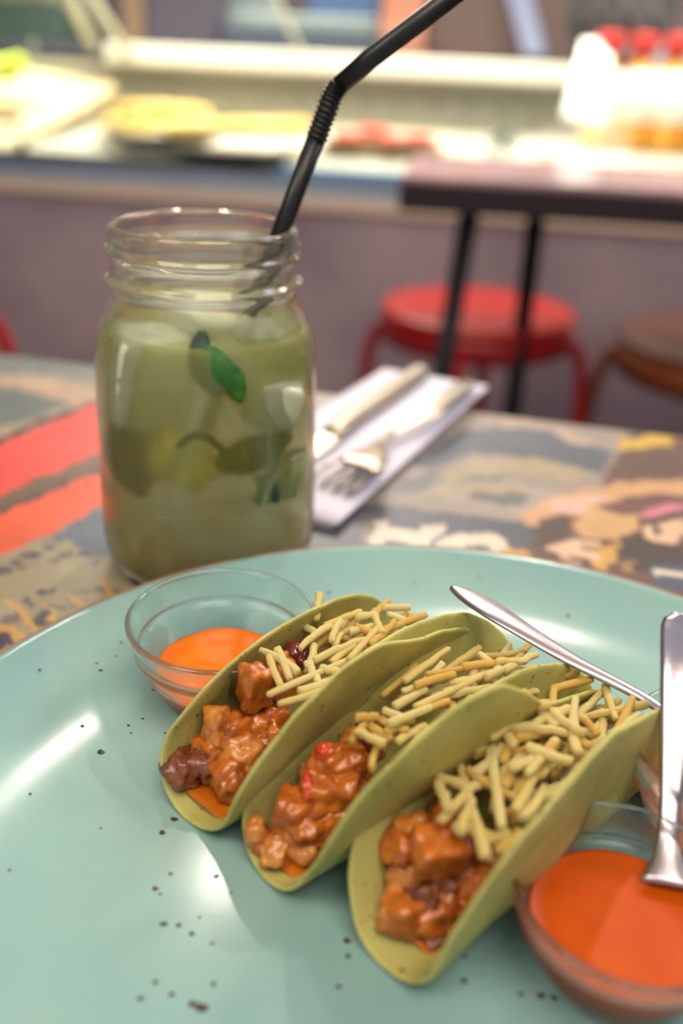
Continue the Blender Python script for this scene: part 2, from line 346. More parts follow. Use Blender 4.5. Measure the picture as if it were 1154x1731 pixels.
so = sp.build('glaze_specks', mat('brown_speck', rgb(70, 50, 42), .35), plate); so['kind'] = 'stuff'; so['label'] = 'dark brown iron specks in the glaze'

# ============================================================= TACOS
ZT = .0082
TAC = {1: [-.03743, .18252, .72445, .05265, .016, 1.75525, 1.23938, .00677, 2.19567, 3.58376, -.03808, .60],
       2: [-.01491, .164, .83155, .05805, .01301, 1.42041, .96419, .009, -1.64911, 9.89743, -.13286, .60],
       3: [.01434, .1407, .78418, .05464, .01312, 1.21801, 1.48412, .00513, 7.40161, -.07435, .08926, .60]}
TRIM = {1: .85, 2: .70, 3: .86}              # how far the torn right edge falls short at the far end
def trim(i, t, R):
    k = max(0, min(1, (t/R+.25)/.6)); return 1-(1-TRIM[i])*k*k*(3-2*k)
def tprof(s, r0, ph, k):
    a = r0*ph; s1 = min(s, a); u = r0*sin(s1/r0); v = r0*(1-cos(s1/r0)); m = max(s-a, 0)
    for i in range(6):
        th = ph+k*m*(i+.5)/6; u += cos(th)*m/6; v += sin(th)*m/6
    return u, v
def tsurf(p, t, s, off=0.0):
    x, y, hd, R, r0, pL, pR, e, kL, kR, tw, a = p; f = 1+tw*t/R
    if s >= 0: u, v = tprof(s, r0, pR*f, kR)
    else: u, v = tprof(-s, r0, pL*f, kL); u = -u
    d = (sin(hd), cos(hd)); n = (cos(hd), -sin(hd))
    return Vector((x+(t+R)*d[0]+u*n[0], y+(t+R)*d[1]+u*n[1], TZ+ZT+v))
def taxis(p, t, u, v):                       # point inside the shell
    x, y, hd, R = p[:4]
    return Vector((x+(t+R)*sin(hd)+u*cos(hd), y+(t+R)*cos(hd)-u*sin(hd), TZ+ZT+v))
def wallu(p, t, v, side):                    # lateral position of the wall at height v, or None above its edge
    R = p[3]; ps = math.acos(max(-1, min(1, -t/R))); smax = R*max(sin(ps), 1e-6)**p[11]+(p[7] if side > 0 else -p[7])
    if side > 0: smax *= trim([k for k in TAC if TAC[k] is p][0], t, R)
    f = 1+p[10]*t/R; lu = 0
    for k in range(1, 26):
        s = smax*k/25; u, vv = tprof(s, p[4], (p[6] if side > 0 else p[5])*f, p[9] if side > 0 else p[8])
        if vv >= v: return u
        lu = u
    return lu
def tortilla(i, label, bulge):
    p = TAC[i]; R = p[3]; NR, NA = 34, 132; vs = []; fs = []
    vs.append(tsurf(p, 0, p[7]))
    for r in range(1, NR+1):
        for k in range(NA):
            a = 2*pi*k/NA; rho = r/NR
            rag = 1+.012*noise.noise(Vector((cos(a)*6, sin(a)*6, i*5)))+.006*noise.noise(Vector((cos(a)*25, sin(a)*25, i*3)))
            sp_ = abs(sin(a))**(1+(p[11]-1)*rho**3)*(1 if sin(a) >= 0 else -1)
            t = -R*rho*cos(a)*(1+.006*(rag-1)); s = R*rho*sp_*(1+(rag-1)*rho**4)+p[7]*(1 if True else 0)
            if s > 0: s *= 1-(1-trim(i, t, R))*1.0
            q = tsurf(p, t, s)
            w_ = noise.noise(Vector((t*38, s*38, i*7.1)))*.0013+noise.noise(Vector((t*110, s*110, i*2)))*.0004
            hd = p[2]; q += Vector((cos(hd), -sin(hd), 0))*w_*min(1, (q.z-TZ-ZT)/.01)
            q.z = max(q.z, TZ+ZT)
            vs.append(q)
    for k in range(NA): fs.append((0, 1+k, 1+(k+1) % NA))
    for r in range(NR-1):
        for k in range(NA):
            a = 1+r*NA+k; b = 1+r*NA+(k+1) % NA; fs.append((a, a+NA, b+NA, b))
    m = MB(); m.v = [tuple(v) for v in vs]; m.f = fs
    o = m.build('corn_tortilla', TORT); so = o.modifiers.new('solid', 'SOLIDIFY'); so.thickness = .0013; so.offset = 0
    sub = o.modifiers.new('sub', 'SUBSURF'); sub.levels = 1; sub.render_levels = 1
    # toasted flecks as colour: node speckle
    return tag(o, label, 'tortilla')
# speckles in tortilla material
nt = TORT.node_tree; P_ = nt.nodes['Principled BSDF']
lk = [l for l in nt.links if l.to_socket == P_.inputs['Base Color']][0].from_socket
vo = nt.nodes.new('ShaderNodeTexNoise'); vo.inputs['Scale'].default_value = 620; vo.inputs['Detail'].default_value = 2
vr = nt.nodes.new('ShaderNodeValToRGB'); vr.color_ramp.elements[0].position = .67; vr.color_ramp.elements[1].position = .74
vr.color_ramp.elements[0].color = (0, 0, 0, 1); vr.color_ramp.elements[1].color = (1, 1, 1, 1)
tc_ = nt.nodes.new('ShaderNodeTexCoord'); nt.links.new(tc_.outputs['Object'], vo.inputs['Vector']); nt.links.new(vo.outputs['Fac'], vr.inputs[0])
mx = nt.nodes.new('ShaderNodeMixRGB'); mx.inputs[2].default_value = rgb(72, 52, 24); nt.links.new(vr.outputs[0], mx.inputs[0]); nt.links.new(lk, mx.inputs[1]); nt.links.new(mx.outputs[0], P_.inputs['Base Color'])

tortilla(1, 'folded green corn tortilla nearest the sauce bowl at the plate rim', 0)
tortilla(2, 'folded green corn tortilla in the middle of the three on the plate', 0)
tortilla(3, 'folded green corn tortilla closest to the viewer, beside the full sauce bowl', 0)

MEATD = mat('dark_pork', rgb(136, 74, 42), .28, sss=.1, c2=rgb(96, 44, 26), nscale=160, bump=.7, bscale=420, coat=.6, bdist=.0012)
MEATO = mat('orange_chicken', rgb(206, 114, 32), .22, sss=.1, c2=rgb(144, 66, 18), nscale=110, bump=.6, bscale=320, coat=.6, bdist=.001)
MEATP = mat('pale_chicken', rgb(214, 142, 64), .25, sss=.1, c2=rgb(172, 90, 28), nscale=130, bump=.6, bscale=320, coat=.5, bdist=.001)
TOM = mat('tomato_flesh', rgb(190, 50, 26), .2, sss=.2, c2=rgb(206, 84, 30), nscale=120, coat=.7)
BEAN = mat('red_onion_skin', rgb(112, 36, 42), .22, c2=rgb(90, 42, 30), nscale=60, coat=.7)
SAUCE = mat('orange_oil', rgb(206, 120, 20), .12, sss=.3, c2=rgb(180, 90, 16), nscale=90, bump=.2, bscale=150, coat=.8)
CS = [0]
def chunk(px, py, z, r, m, nm, label, group, asp=(1, 1, 1), box=.35, amp=.3, rot=None, sub=4):
    CS[0] += 1; c = at(px, py, z); k = r/(FPX/((c-CP).dot(Fv)))
    o = blob(CS[0], k*asp[0], k*asp[1], k*asp[2], amp, 1.7, sub, box).build(nm, m); o.location = c
    o.rotation_euler = rot or (rnd.uniform(-.4, .4), rnd.uniform(-.4, .4), rnd.uniform(0, 3)); return tag(o, label, {'chicken_chunk': 'meat', 'pork_chunk': 'meat'}.get(nm, 'vegetable'), group)
G1, G2, G3 = 'meat pieces in the taco by the far sauce bowl', 'meat pieces in the middle taco', 'meat pieces in the nearest taco'
LM = 'saucy %s in the open end of the %s'
far, mid, near = 'taco by the far sauce bowl', 'middle taco', 'taco nearest the viewer'
chunk(311, 1298, .016, 36, MEATD, 'pork_chunk', 'dark glazed meat lump at the open tip of the far taco, browner of the pair', None, (1, .9, .8), .3, .35)
chunk(348, 1286, .017, 34, MEATD, 'pork_chunk', 'dark glazed meat lump just behind the brownest one in the far taco', None, (1, .9, .85), .35, .35)
for x, y, z, r, a in [(368, 1228, .026, 34, (.75, 1.1, 1)), (402, 1238, .024, 34, (.7, 1.2, 1)), (436, 1222, .024, 34, (1.1, .8, .9)), (466, 1214, .024, 30, (1, .8, .9)), (372, 1262, .022, 28, (.7, 1.1, .9)), (410, 1275, .021, 36, (.9, 1, .9)), (388, 1318, .016, 38, (.8, 1, 1)), (412, 1300, .018, 30, (.9, .8, 1)), (455, 1245, .021, 34, (1, 1, 1)), (350, 1262, .02, 26, (.8, 1, .8))]:
    chunk(x, y, z, r, MEATO if rnd.random() < .7 else MEATP, 'chicken_chunk', LM % ('orange meat piece', far), G1, a)
chunk(432, 1160, .036, 32, MEATD if 0 else MEATO, 'chicken_chunk', 'upright block of orange meat below the fries of the far taco', None, (.8, .8, 1.25), .7, .2, (0, .1, .6))
chunk(500, 1108, .034, 22, BEAN, 'red_onion_piece', 'dark red onion piece under the fries of the far taco', None)
chunk(416, 1332, .013, 16, BEAN, 'red_onion_piece', 'purple onion piece against the wall of the far taco', None)
chunk(475, 1150, .03, 36, MEATP, 'chicken_chunk', LM % ('orange meat piece', far), G1)
for x, y, z, r, a, m in [(434, 1408, .016, 26, (.8, .8, 1.1), MEATP), (470, 1432, .013, 34, (1, .8, .8), MEATP), (497, 1372, .022, 40, (.8, 1, 1), MEATO), (540, 1352, .024, 42, (.8, 1, 1), MEATO), (505, 1425, .014, 36, (1, .8, .8), MEATP),
                      (550, 1395, .018, 34, (.8, 1, 1), MEATO), (565, 1290, .03, 38, (1.1, .8, .8), MEATO), (596, 1292, .031, 34, (1, .9, .9), MEATO), (582, 1335, .027, 34, (.7, 1.1, 1), MEATO), (600, 1320, .026, 28, (.9, .9, 1), MEATP),
                      (535, 1320, .026, 30, (.9, .9, 1), MEATP), (520, 1400, .02, 28, (1, .9, .8), MEATO), (610, 1262, .028, 34, (1, 1, 1), MEATP), (450, 1425, .013, 24, (1, .9, .8), MEATO), (575, 1375, .02, 30, (1, .9, .8), MEATO)]:
    chunk(x, y, z, r, m, 'chicken_chunk', LM % ('orange meat piece', mid), G2, a)
chunk(548, 1272, .035, 15, TOM, 'tomato_piece', 'bright red tomato piece on the meat of the middle taco', None)
chunk(520, 1328, .03, 17, TOM, 'tomato_piece', 'long red tomato strip on the meat of the middle taco', None, (.5, 1.6, .7))
chunk(545, 1430, .012, 22, TOM, 'tomato_piece', 'red tomato piece low in the sauce of the middle taco', None)
chunk(628, 1240, .036, 28, BEAN, 'red_onion_piece', 'dark red onion piece under the fries of the middle taco', None)
for x, y, z, r, a, m in [(678, 1432, .026, 40, (.9, .8, .9), MEATO), (700, 1410, .028, 34, (.9, .9, 1), MEATP), (800, 1494, .02, 42, (.8, .9, 1.1), MEATO), (830, 1470, .022, 32, (.8, .9, 1.1), MEATP), (690, 1482, .02, 38, (.9, .9, .9), MEATP), (760, 1485, .02, 38, (1, .9, .8), MEATD),
                      (690, 1540, .0155, 44, (1, .8, .9), MEATO), (740, 1540, .0155, 44, (1, .8, .9), MEATO), (660, 1548, .0145, 26, (.9, .8, .9), MEATP), (715, 1515, .019, 34, (1, .8, .8), MEATD), (775, 1530, .0155, 32, (1, .9, .9), MEATO), (735, 1575, .0115, 26, (1.2, .8, .7), MEATD),
                      (760, 1395, .028, 42, (1, 1, 1), MEATO), (790, 1430, .026, 40, (1, 1, 1), MEATO)]:
    chunk(x, y, z, r, m, 'chicken_chunk', LM % ('orange meat piece', near), G3, a)
chunk(742, 1436, .030, 46, MEATO, 'chicken_chunk', 'large square cut orange chunk with shiny top in the nearest taco', None, (1.05, .8, .8), .85, .14, (.2, .1, .3))
chunk(733, 1408, .033, 20, TOM, 'tomato_piece', 'red tomato piece on the square chunk in the nearest taco', None, (1.4, .8, .6))
# oil pooling in the shells
def puddle(i, t0, t1, h, label):
    p = TAC[i]; R = p[3]; vs = []; fs = []; n = 26; mN = 12
    for a in range(n+1):
        t = t0+(t1-t0)*a/n
        ul = -abs(wallu(p, t, h, -1) or .001); ur = abs(wallu(p, t, h, 1) or .001)
        e = sin(pi*a/n)**.35 if a in (0, n) else 1
        for k in range(mN+1):
            u = (ul+(ur-ul)*k/mN)*.97
            vs.append(taxis(p, t, u, h+.0003*noise.noise(Vector((t*400, u*400, i)))))
    N = len(vs)
    for a in range(n+1):
        for k in range(mN+1):
            q = vs[a*(mN+1)+k]; vs.append(Vector((q.x, q.y, q.z-.0012)))
    for a in range(n):
        for k in range(mN):
            q = a*(mN+1)+k; fs.append((q, q+1, q+mN+2, q+mN+1)); fs.append((N+q, N+q+mN+1, N+q+mN+2, N+q+1))
    bd = [k for k in range(mN+1)]+[a*(mN+1)+mN for a in range(1, n+1)]+[n*(mN+1)+k for k in range(mN-1, -1, -1)]+[a*(mN+1) for a in range(n-1, 0, -1)]
    for k in range(len(bd)): q, r = bd[k], bd[(k+1) % len(bd)]; fs.append((q, r, N+r, N+q))
    m = MB(); m.v = [tuple(v) for v in vs]; m.f = fs; o = m.build('taco_juice', SAUCE); tag(o, label, 'sauce'); o['kind'] = 'stuff'; return o
puddle(1, -.0475, -.012, .0035, 'orange cooking juice pooled in the tip of the far taco')
puddle(2, -.053, -.02, .0024, 'orange cooking juice pooled in the tip of the middle taco')
puddle(3, -.045, -.015, .0026, 'orange cooking juice pooled in the tip of the nearest taco')

# ------------------------------------------------------------- shoestring fries
FRY = [mat('fry_pale', rgb(252, 226, 146), .45, sss=.3, ssr=(1, .8, .4), c2=rgb(234, 198, 110), nscale=120, bump=.7, bscale=900, bdist=.0006),
       mat('fry_golden', rgb(244, 204, 108), .45, sss=.35, ssr=(1, .8, .4), c2=rgb(220, 168, 78), nscale=120, bump=.7, bscale=900, bdist=.0006),
       mat('fry_light', rgb(254, 236, 168), .45, sss=.4, ssr=(1, .8, .4), c2=rgb(230, 196, 112), nscale=120, bump=.7, bscale=900, bdist=.0006)]
def fry_mesh(seed):
    r = random.Random(seed); n = 12; vs = []; fs = []; N = 10; tw_ = r.uniform(-.8, .8); fl = r.uniform(.75, 1.15); bx, by = r.uniform(-.045, .045), r.uniform(-.03, .03)
    for i in range(N):
        s = (-1, -.965, -.8, -.5, -.17, .17, .5, .8, .965, 1)[i]; tp = (.62 if i in (0, N-1) else .92 if i in (1, N-2) else 1)*(1+.12*noise.noise(Vector((s*3, seed, 0))))
        tp *= 1+.28*s*tw_; cx = bx*(1-s*s)+.035*noise.noise(Vector((s*2.5, seed, 5))); cyy = by*(1-s*s)
        for k in range(n):
            a = 2*pi*k/n; q = max(abs(cos(a)), abs(sin(a))); f = (1-.55)+.55/q
            f *= 1+.16*noise.noise(Vector((s*5, cos(a)*1.2+seed, sin(a)*1.2))); vs.append((cx+.076*tp*cos(a)*f, cyy+.070*fl*tp*sin(a)*f, s*.5*(1-.0*(i in (0, N-1)))))
    fs = [(i*n+k, i*n+(k+1) % n, (i+1)*n+(k+1) % n, (i+1)*n+k) for i in range(N-1) for k in range(n)]+[tuple(range(n))[::-1], tuple((N-1)*n+k for k in range(n))]
    m = MB(); m.v = vs; m.f = fs; o = m.build('shoestring_fry', FRY[seed % 3]); return o
protos = [fry_mesh(s) for s in range(15)]; used = [False]*15
def fry(A, B, th, label, group, k=None):
    k = rnd.randrange(15) if k is None else k; src = protos[k]
    if used[k]: o = src.copy(); col.objects.link(o)
    else: o = src; used[k] = True
    A, B = Vector(A), Vector(B); d = B-A; L_ = d.length
    q = d.to_track_quat('Z', 'Y') @ Matrix.Rotation(rnd.uniform(0, 6.28), 4, 'Z').to_quaternion()
    o.rotation_mode = 'QUATERNION'; o.rotation_quaternion = q; o.location = (A+B)/2; o.scale = (th/.14, th/.14, L_)
    tag(o, label, 'fry', group)
    if 'group' in o and not group: del o['group']
    return o
ONE = {(535, 1048): 'potato stick standing upright at the back edge of the far taco', (452, 1175): 'long potato stick lying slanted across the front of the far heap',
       (440, 1098): 'potato stick leaning over the front of the far heap, above the upright meat block', (682, 1152): 'single potato stick leaning on the inner wall of the middle taco', (628, 1300): 'short potato stick hanging down over the meat of the middle taco',
       (604, 1212): 'potato stick at the front of the middle heap, pointing over the meat', (772, 1275): 'long potato stick hanging down the front of the nearest heap beside the square chunk',
       (822, 1205): 'long potato stick running down the middle of the nearest heap', (745, 1388): 'potato stick crossing under the long hanging stick in the nearest taco', (972, 1180): 'potato stick standing steeply at the back of the nearest heap',
       (828, 1190): 'potato stick lying level on top of the nearest heap'}
def fpx(x1, y1, z1, x2, y2, z2, th, label, group=None):
    o = fry(at(x1, y1, z1), at(x2, y2, z2), th, label, group)
    if (x1, y1) in ONE: o['label'] = ONE[(x1, y1)]
    return o
GL = ['shoestring fries heaped in the far taco', 'shoestring fries heaped in the middle taco', 'shoestring fries heaped in the nearest taco']
LB = ['thin golden potato stick in the heap on the taco by the far sauce bowl', 'thin golden potato stick in the heap on the middle taco', 'thin golden potato stick in the heap on the nearest taco']
# the sticks on top, one by one
T1 = [(440, 1098, 505, 1138), (452, 1175, 590, 1115), (530, 1118, 620, 1080), (590, 1115, 640, 1060), (625, 1090, 668, 1050), (506, 1098, 560, 1058), (505, 1048, 545, 1075), (535, 1048, 540, 1003), (548, 1058, 612, 1034), (560, 1075, 590, 1040), (632, 1035, 646, 1072),
      (566, 1095, 576, 1072), (520, 1120, 545, 1160), (470, 1190, 545, 1168), (455, 1110, 475, 1160), (530, 1090, 520, 1135), (590, 1070, 640, 1058), (505, 1170, 575, 1142), (600, 1060, 652, 1078), (540, 1130, 610, 1150), (560, 1120, 600, 1090), (468, 1096, 490, 1148), (600, 1045, 640, 1040), (575, 1050, 560, 1085), (640, 1080, 600, 1120)]
for a in T1: zz = .040+rnd.uniform(-.001, .002); fpx(a[0], a[1], zz, a[2], a[3], zz+rnd.uniform(-.001, .001), .0020, LB[0], GL[0])
T2 = [(682, 1152, 758, 1096), (604, 1212, 662, 1250), (592, 1255, 618, 1222), (628, 1300, 640, 1258), (600, 1214, 640, 1212), (646, 1200, 690, 1215), (700, 1196, 800, 1150), (680, 1170, 760, 1135), (760, 1155, 850, 1130), (650, 1240, 700, 1215), (700, 1160, 770, 1140), (810, 1105, 842, 1132), (730, 1180, 830, 1160), (655, 1225, 730, 1195),
      (780, 1128, 860, 1122), (850, 1135, 908, 1106), (836, 1120, 880, 1120), (720, 1140, 800, 1125), (665, 1195, 720, 1165), (600, 1235, 650, 1260), (750, 1170, 820, 1140), (690, 1215, 760, 1185), (820, 1145, 880, 1125), (640, 1215, 690, 1235), (670, 1255, 720, 1225)]
for a in T2: zz = .042+rnd.uniform(-.001, .002); fpx(a[0], a[1], zz, a[2], a[3], zz+rnd.uniform(-.001, .001), .0020, LB[1], GL[1])
fpx(652, 1304, .0385, 790, 1262, .0415, .0024, 'single long potato stick caught between the middle and nearest tortillas')
T3 = [(772, 1275, 822, 1450), (822, 1205, 848, 1400), (745, 1388, 830, 1295), (828, 1190, 930, 1192), (830, 1250, 900, 1180), (972, 1180, 975, 1275), (850, 1230, 960, 1240), (850, 1330, 900, 1240), (736, 1312, 800, 1335), (890, 1262, 968, 1288), (800, 1270, 880, 1215), (820, 1285, 900, 1268), (900, 1190, 940, 1230), (850, 1340, 905, 1368),
      (850, 1375, 900, 1392), (765, 1395, 830, 1415), (905, 1300, 870, 1370), (920, 1330, 880, 1385), (870, 1200, 850, 1290), (940, 1250, 890, 1310), (740, 1320, 760, 1370), (840, 1195, 890, 1170), (930, 1200, 990, 1240), (985, 1215, 1010, 1245), (800, 1310, 850, 1260), (880, 1330, 940, 1290), (780, 1340, 850, 1310),
      (860, 1300, 930, 1265), (960, 1240, 1000, 1262), (835, 1370, 850, 1310), (815, 1420, 860, 1410), (800, 1350, 775, 1410), (900, 1225, 960, 1200), (830, 1222, 870, 1262), (925, 1275, 960, 1220), (865, 1390, 905, 1355), (790, 1300, 860, 1345), (840, 1440, 878, 1402)]
for a in T3:
    fr = (1450-(a[1]+a[3])/2)/300; zz = .036+.010*max(0, min(1, fr))+rnd.uniform(-.0015, .0015); fpx(a[0], a[1], zz, a[2], a[3], zz+rnd.uniform(-.002, .002), .0023, LB[2], GL[2])
# the heap below them, inside the shells
def heap(i, n, t0, t1, v0, v1):
    p = TAC[i]; c = 0; tries = 0
    while c < n and tries < 20000:
        tries += 1
        t = rnd.uniform(t0, t1); v = rnd.uniform(v0, v1)*(1-.25*max(0, (t-.02)/.03)); L_ = rnd.uniform(.012, .02); az = rnd.gauss(0, .6); el = rnd.gauss(0, .18)
        ul, ur = -wallu(p, t, v, -1), wallu(p, t, v, 1); u = rnd.uniform(ul, ur)
        e = []
        for sg in (-1, 1): e.append((t+sg*L_/2*cos(az)*cos(el), u+sg*L_/2*sin(az)*cos(el), v+sg*L_/2*sin(el)))
        if any(abs(q[0]) > p[3]*.9 or q[1] < -wallu(p, q[0], q[2], -1)+.0022 or q[1] > wallu(p, q[0], q[2], 1)-.0022 for q in e): continue
        fry(taxis(p, *e[0]), taxis(p, *e[1]), .0020, LB[i-1], GL[i-1]); c += 1
heap(1, 34, -.004, .040, .018, .031)
heap(2, 42, -.004, .044, .018, .034)
heap(3, 60, -.008, .040, .018, .035)

# ============================================================= GLASS BOWLS OF SAUCE
def ramekin(c, label, fill, m, slabel, seed, sc=1.0):
    fill *= .8
    c = Vector((c.x, c.y, TZ+.0082)); o = [(0, .0), (.0165, .0), (.0182, .0008), (.0198, .0030), (.0222, .0080), (.0243, .0140), (.0256, .0200), (.0268, .0212), (.0276, .0226), (.0274, .0240), (.0279, .0262), (.0288, .0320), (.0292, .0335), (.0297, .0342), (.0298, .0352), (.0292, .0360), (.0284, .0361)]
    i = [(.0278, .0352), (.0272, .0330), (.0262, .0262), (.0252, .0240), (.0242, .0222), (.0232, .0200), (.0216, .0140), (.0196, .0085), (.0172, .0045), (.0140, .0030), (0, .0028)]
    o = [(x*sc, z*.8*sc) for x, z in o]; i = [(x*sc, z*.8*sc) for x, z in i]; fill *= sc
    pr = []
    full = o+i
    for k in range(len(full)-1):
        pr.append(full[k]); pr.append(((full[k][0]+full[k+1][0])/2, (full[k][1]+full[k+1][1])/2))
    pr.append(full[-1])
    b = MB().lathe(pr, 96, c).build('glass_bowl', GLASS); tag(b, label, 'bowl')
    rr = sc*float(np.interp(fill/.8/sc, [.003, .0045, .0085, .014, .02, .024, .0262], [.014, .0172, .0196, .0216, .0232, .0252, .0262]))+.0001
    inner = [(r+.00008, z-.00008) for r, z in i[::-1] if z < fill-.0004]+[(rr, fill)]
    top = [(rr*.97, fill-.0004), (rr*.8, fill-.0003), (rr*.4, fill-.0002), (0, fill-.0002)]
    def wob(r, z, a): return .0
    s = MB().lathe(inner+top, 64, c).build('chili_sauce', m)
    if seed == 1:
        for v in s.data.vertices:
            if v.co.z > c.z+fill-.0015: v.co.z += .0006*noise.noise(Vector((v.co.x*180, v.co.y*180, 2)))
    tag(s, slabel, 'sauce'); s['kind'] = 'stuff'; return b, c
SM1 = mat('orange_chili_sauce', rgb(246, 124, 14), .16, sss=.2, ssr=(1, .55, .15), c2=rgb(240, 112, 8), nscale=120, coat=.5)
SM2 = mat('red_orange_chili_sauce', rgb(194, 80, 5), .35, spec=.15, sss=.15, ssr=(1, .55, .15), c2=rgb(184, 70, 4), nscale=60, coat=0)
ramekin(at(376, 1040, .037), 'small clear glass bowl with shallow orange sauce next to the jar', .0125, SM1, 'shallow bright orange sauce in the glass bowl next to the jar', 1)
b2, c2_ = ramekin(at(1066, 1487, .035), 'clear glass bowl nearest the viewer, nearly full of orange sauce', .0205, SM2, 'deep red orange sauce with a spoon standing in it', 2, .87)
b3, c3_ = ramekin(at(1262, 1268, .037), 'clear glass bowl cut off at the frame edge behind the spoon', .010, SM1, 'orange sauce low in the glass bowl cut by the frame edge', 3)

# ============================================================= SPOONS
def spoon(name, hp, hw, up, bowl_c, bowl_dir, bl, bw, label):
    """handle points/half widths, then an egg shaped dished bowl"""
    up = Vector(up); pts = interp(hp, 8); n = len(pts); ws = np.interp(np.linspace(0, 1, n), np.linspace(0, 1, len(hw)), hw)
    root = empty(name, Vector(hp[-1])); tag(root, label, 'spoon')
    m = MB(); m.sweep(pts, [(w_, max(.0006, .0011-.02*max(0, w_-.004))) for w_ in ws], 16, up=up); m.build('handle', STEEL, root)
    d = Vector(bowl_dir).normalized(); x = d.cross(up).normalized(); z = x.cross(d).normalized(); vs = []; fs = []; NR, NA = 10, 32
    for lay in (0, 1):
        for r in range(NR+1):
            rho = r/NR
            for k in range(NA):
                a = 2*pi*k/NA; l = cos(a)*rho; w_ = sin(a)*rho*(1-.18*cos(a)); dep = -.0055*(1-rho**2)-(.0009 if lay else 0)*(1 if r < NR else .3)
                vs.append(Vector(bowl_c)+d*(l*bl/2)+x*(w_*bw/2)+z*dep)
    for lay in (0, 1):
        b = lay*(NR+1)*NA
        for r in range(NR):
            for k in range(NA): fs.append((b+r*NA+k, b+r*NA+(k+1) % NA, b+(r+1)*NA+(k+1) % NA, b+(r+1)*NA+k))
    b = (NR+1)*NA
    for k in range(NA): fs.append((NR*NA+k, NR*NA+(k+1) % NA, b+NR*NA+(k+1) % NA, b+NR*NA+k))
    mm = MB(); mm.v = [tuple(v) for v in vs]; mm.f = fs; mm.build('spoon_bowl', STEEL, root)
    return root
A = at(764, 994, .046); Bp = at(1112, 1196, .0385); D = c3_+Vector((-.012, .004, .024)); E_ = c3_+Vector((0, 0, .010))
spoon('teaspoon', [A, at(800, 1013, .0465), at(860, 1050, .046), at(960, 1112, .043), Bp, D], [.0012, .0030, .0040, .0042, .0036, .0029, .0022, .0018, .0017, .0018], (.1, -.2, 1), E_+Vector((.004, -.002, .001)), E_-D+Vector((.006, 0, .004)), .028, .019,
      'steel spoon lying across the plate, handle pointing at the tacos')
S0 = at(1128, 1496, .0245)
spoon('dessert_spoon', [aty(1154, 1036, .205), aty(1152, 1062, .203), aty(1149, 1130, .197), aty(1144, 1210, .188), aty(1136, 1330, .174), aty(1129, 1420, .164), S0], [.0022, .0046, .0053, .0052, .0049, .0046, .0042, .0036, .0030, .0026, .0028, .0038, .0062], (-.25, -1, .55),
      S0+Vector((-.003, -.0095, -.0065)), Vector((-.30, -.85, -.33)), .022, .018, 'steel spoon standing upright in the full bowl of orange sauce')

# ============================================================= MASON JAR WITH DRINK
JC = Vector((at(357, 934, 0).x, at(357, 934, 0).y, TZ))
def thread(z, a):
    b = 0
    for (z0, amp, wd, pitch) in ((.1285, .0016, .0016, .0028), (.1175, .0023, .0019, .0)):
        zz = z0-pitch*(a/(2*pi))+pitch*.5; b += amp*math.exp(-((z-zz)/wd)**2)
    return b
outp = [(0, .003), (.022, .002), (.030, .0005), (.034, .0), (.0375, .0008), (.0410, .0040), (.0432, .0095), (.0440, .016), (.0438, .03), (.0434, .05), (.0430, .07), (.0424, .088), (.0412, .097), (.0385, .104), (.0358, .1085), (.0346, .112)]
outp += [(.0344, z) for z in np.arange(.1130, .1350, .0005)]+[(.0342, .1355), (.0338, .1366), (.0330, .1372), (.0320, .1370), (.0314, .1362), (.0312, .1350)]
inp = [(.0312, .125), (.0312, .113), (.0322, .1075), (.0352, .102), (.0378, .096), (.0392, .088), (.0398, .07), (.0402, .05), (.0405, .03), (.0405, .016), (.0395, .010), (.0365, .0065), (.030, .0055), (0, .0055)]
def dens(p, step=.002):
    out = []
    for a, b in zip(p[:-1], p[1:]):
        n = max(1, int(math.hypot(b[0]-a[0], b[1]-a[1])/step)); out += [(a[0]+(b[0]-a[0])*k/n, a[1]+(b[1]-a[1])*k/n) for k in range(n)]
    return out+[p[-1]]
fo = lambda r, z, a: (thread(z, a) if (z > .112 and z < .1352 and r > .0335) else 0)
JG = real_glass('jar_glass', (.965, .985, .97, 1), .75)
jar = MB().lathe(dens(outp)+dens(inp), 128, JC, fo).build('mason_jar', JG)
tag(jar, 'clear threaded glass mason jar standing behind the plate', 'jar')
# drink
LQ = .1005
liq = [(0, .0052), (.030, .0052), (.0367, .0062), (.0397, .0098), (.0407, .016), (.0407, .03), (.0404, .05), (.0400, .07), (.0394, .088), (.0380, .096), (.0360, LQ), (.0335, LQ-.0005), (.02, LQ-.0008), (0, LQ-.0008)]
dm = bpy.data.materials.new('cloudy_lemonade'); dm.use_nodes = True; nt = dm.node_tree; P_ = nt.nodes['Principled BSDF']
P_.inputs['Roughness'].default_value = .12; P_.inputs['Subsurface Weight'].default_value = .6; P_.inputs['Subsurface Scale'].default_value = .012; P_.inputs['Subsurface Radius'].default_value = (1, .95, .4)
tc_ = nt.nodes.new('ShaderNodeTexCoord'); sx = nt.nodes.new('ShaderNodeSeparateXYZ'); mr = nt.nodes.new('ShaderNodeMapRange'); cr_ = nt.nodes.new('ShaderNodeValToRGB')
mr.inputs['From Min'].default_value = TZ; mr.inputs['From Max'].default_value = TZ+.1; nt.links.new(tc_.outputs['Object'], sx.inputs[0]); nt.links.new(sx.outputs['Z'], mr.inputs['Value']); nt.links.new(mr.outputs[0], cr_.inputs[0])
e_ = cr_.color_ramp.elements; e_[0].position = .05; e_[0].color = rgb(196, 146, 44); e_[1].position = 1; e_[1].color = rgb(204, 194, 106)   # pulp settles: browner below
k_ = e_.new(.42); k_.color = rgb(170, 152, 56)
nt.links.new(cr_.outputs[0], P_.inputs['Base Color'])
tr = nt.nodes.new('ShaderNodeBsdfTransparent'); tr.inputs[0].default_value = (.92, .95, .80, 1); mx = nt.nodes.new('ShaderNodeMixShader'); mx.inputs[0].default_value = .36
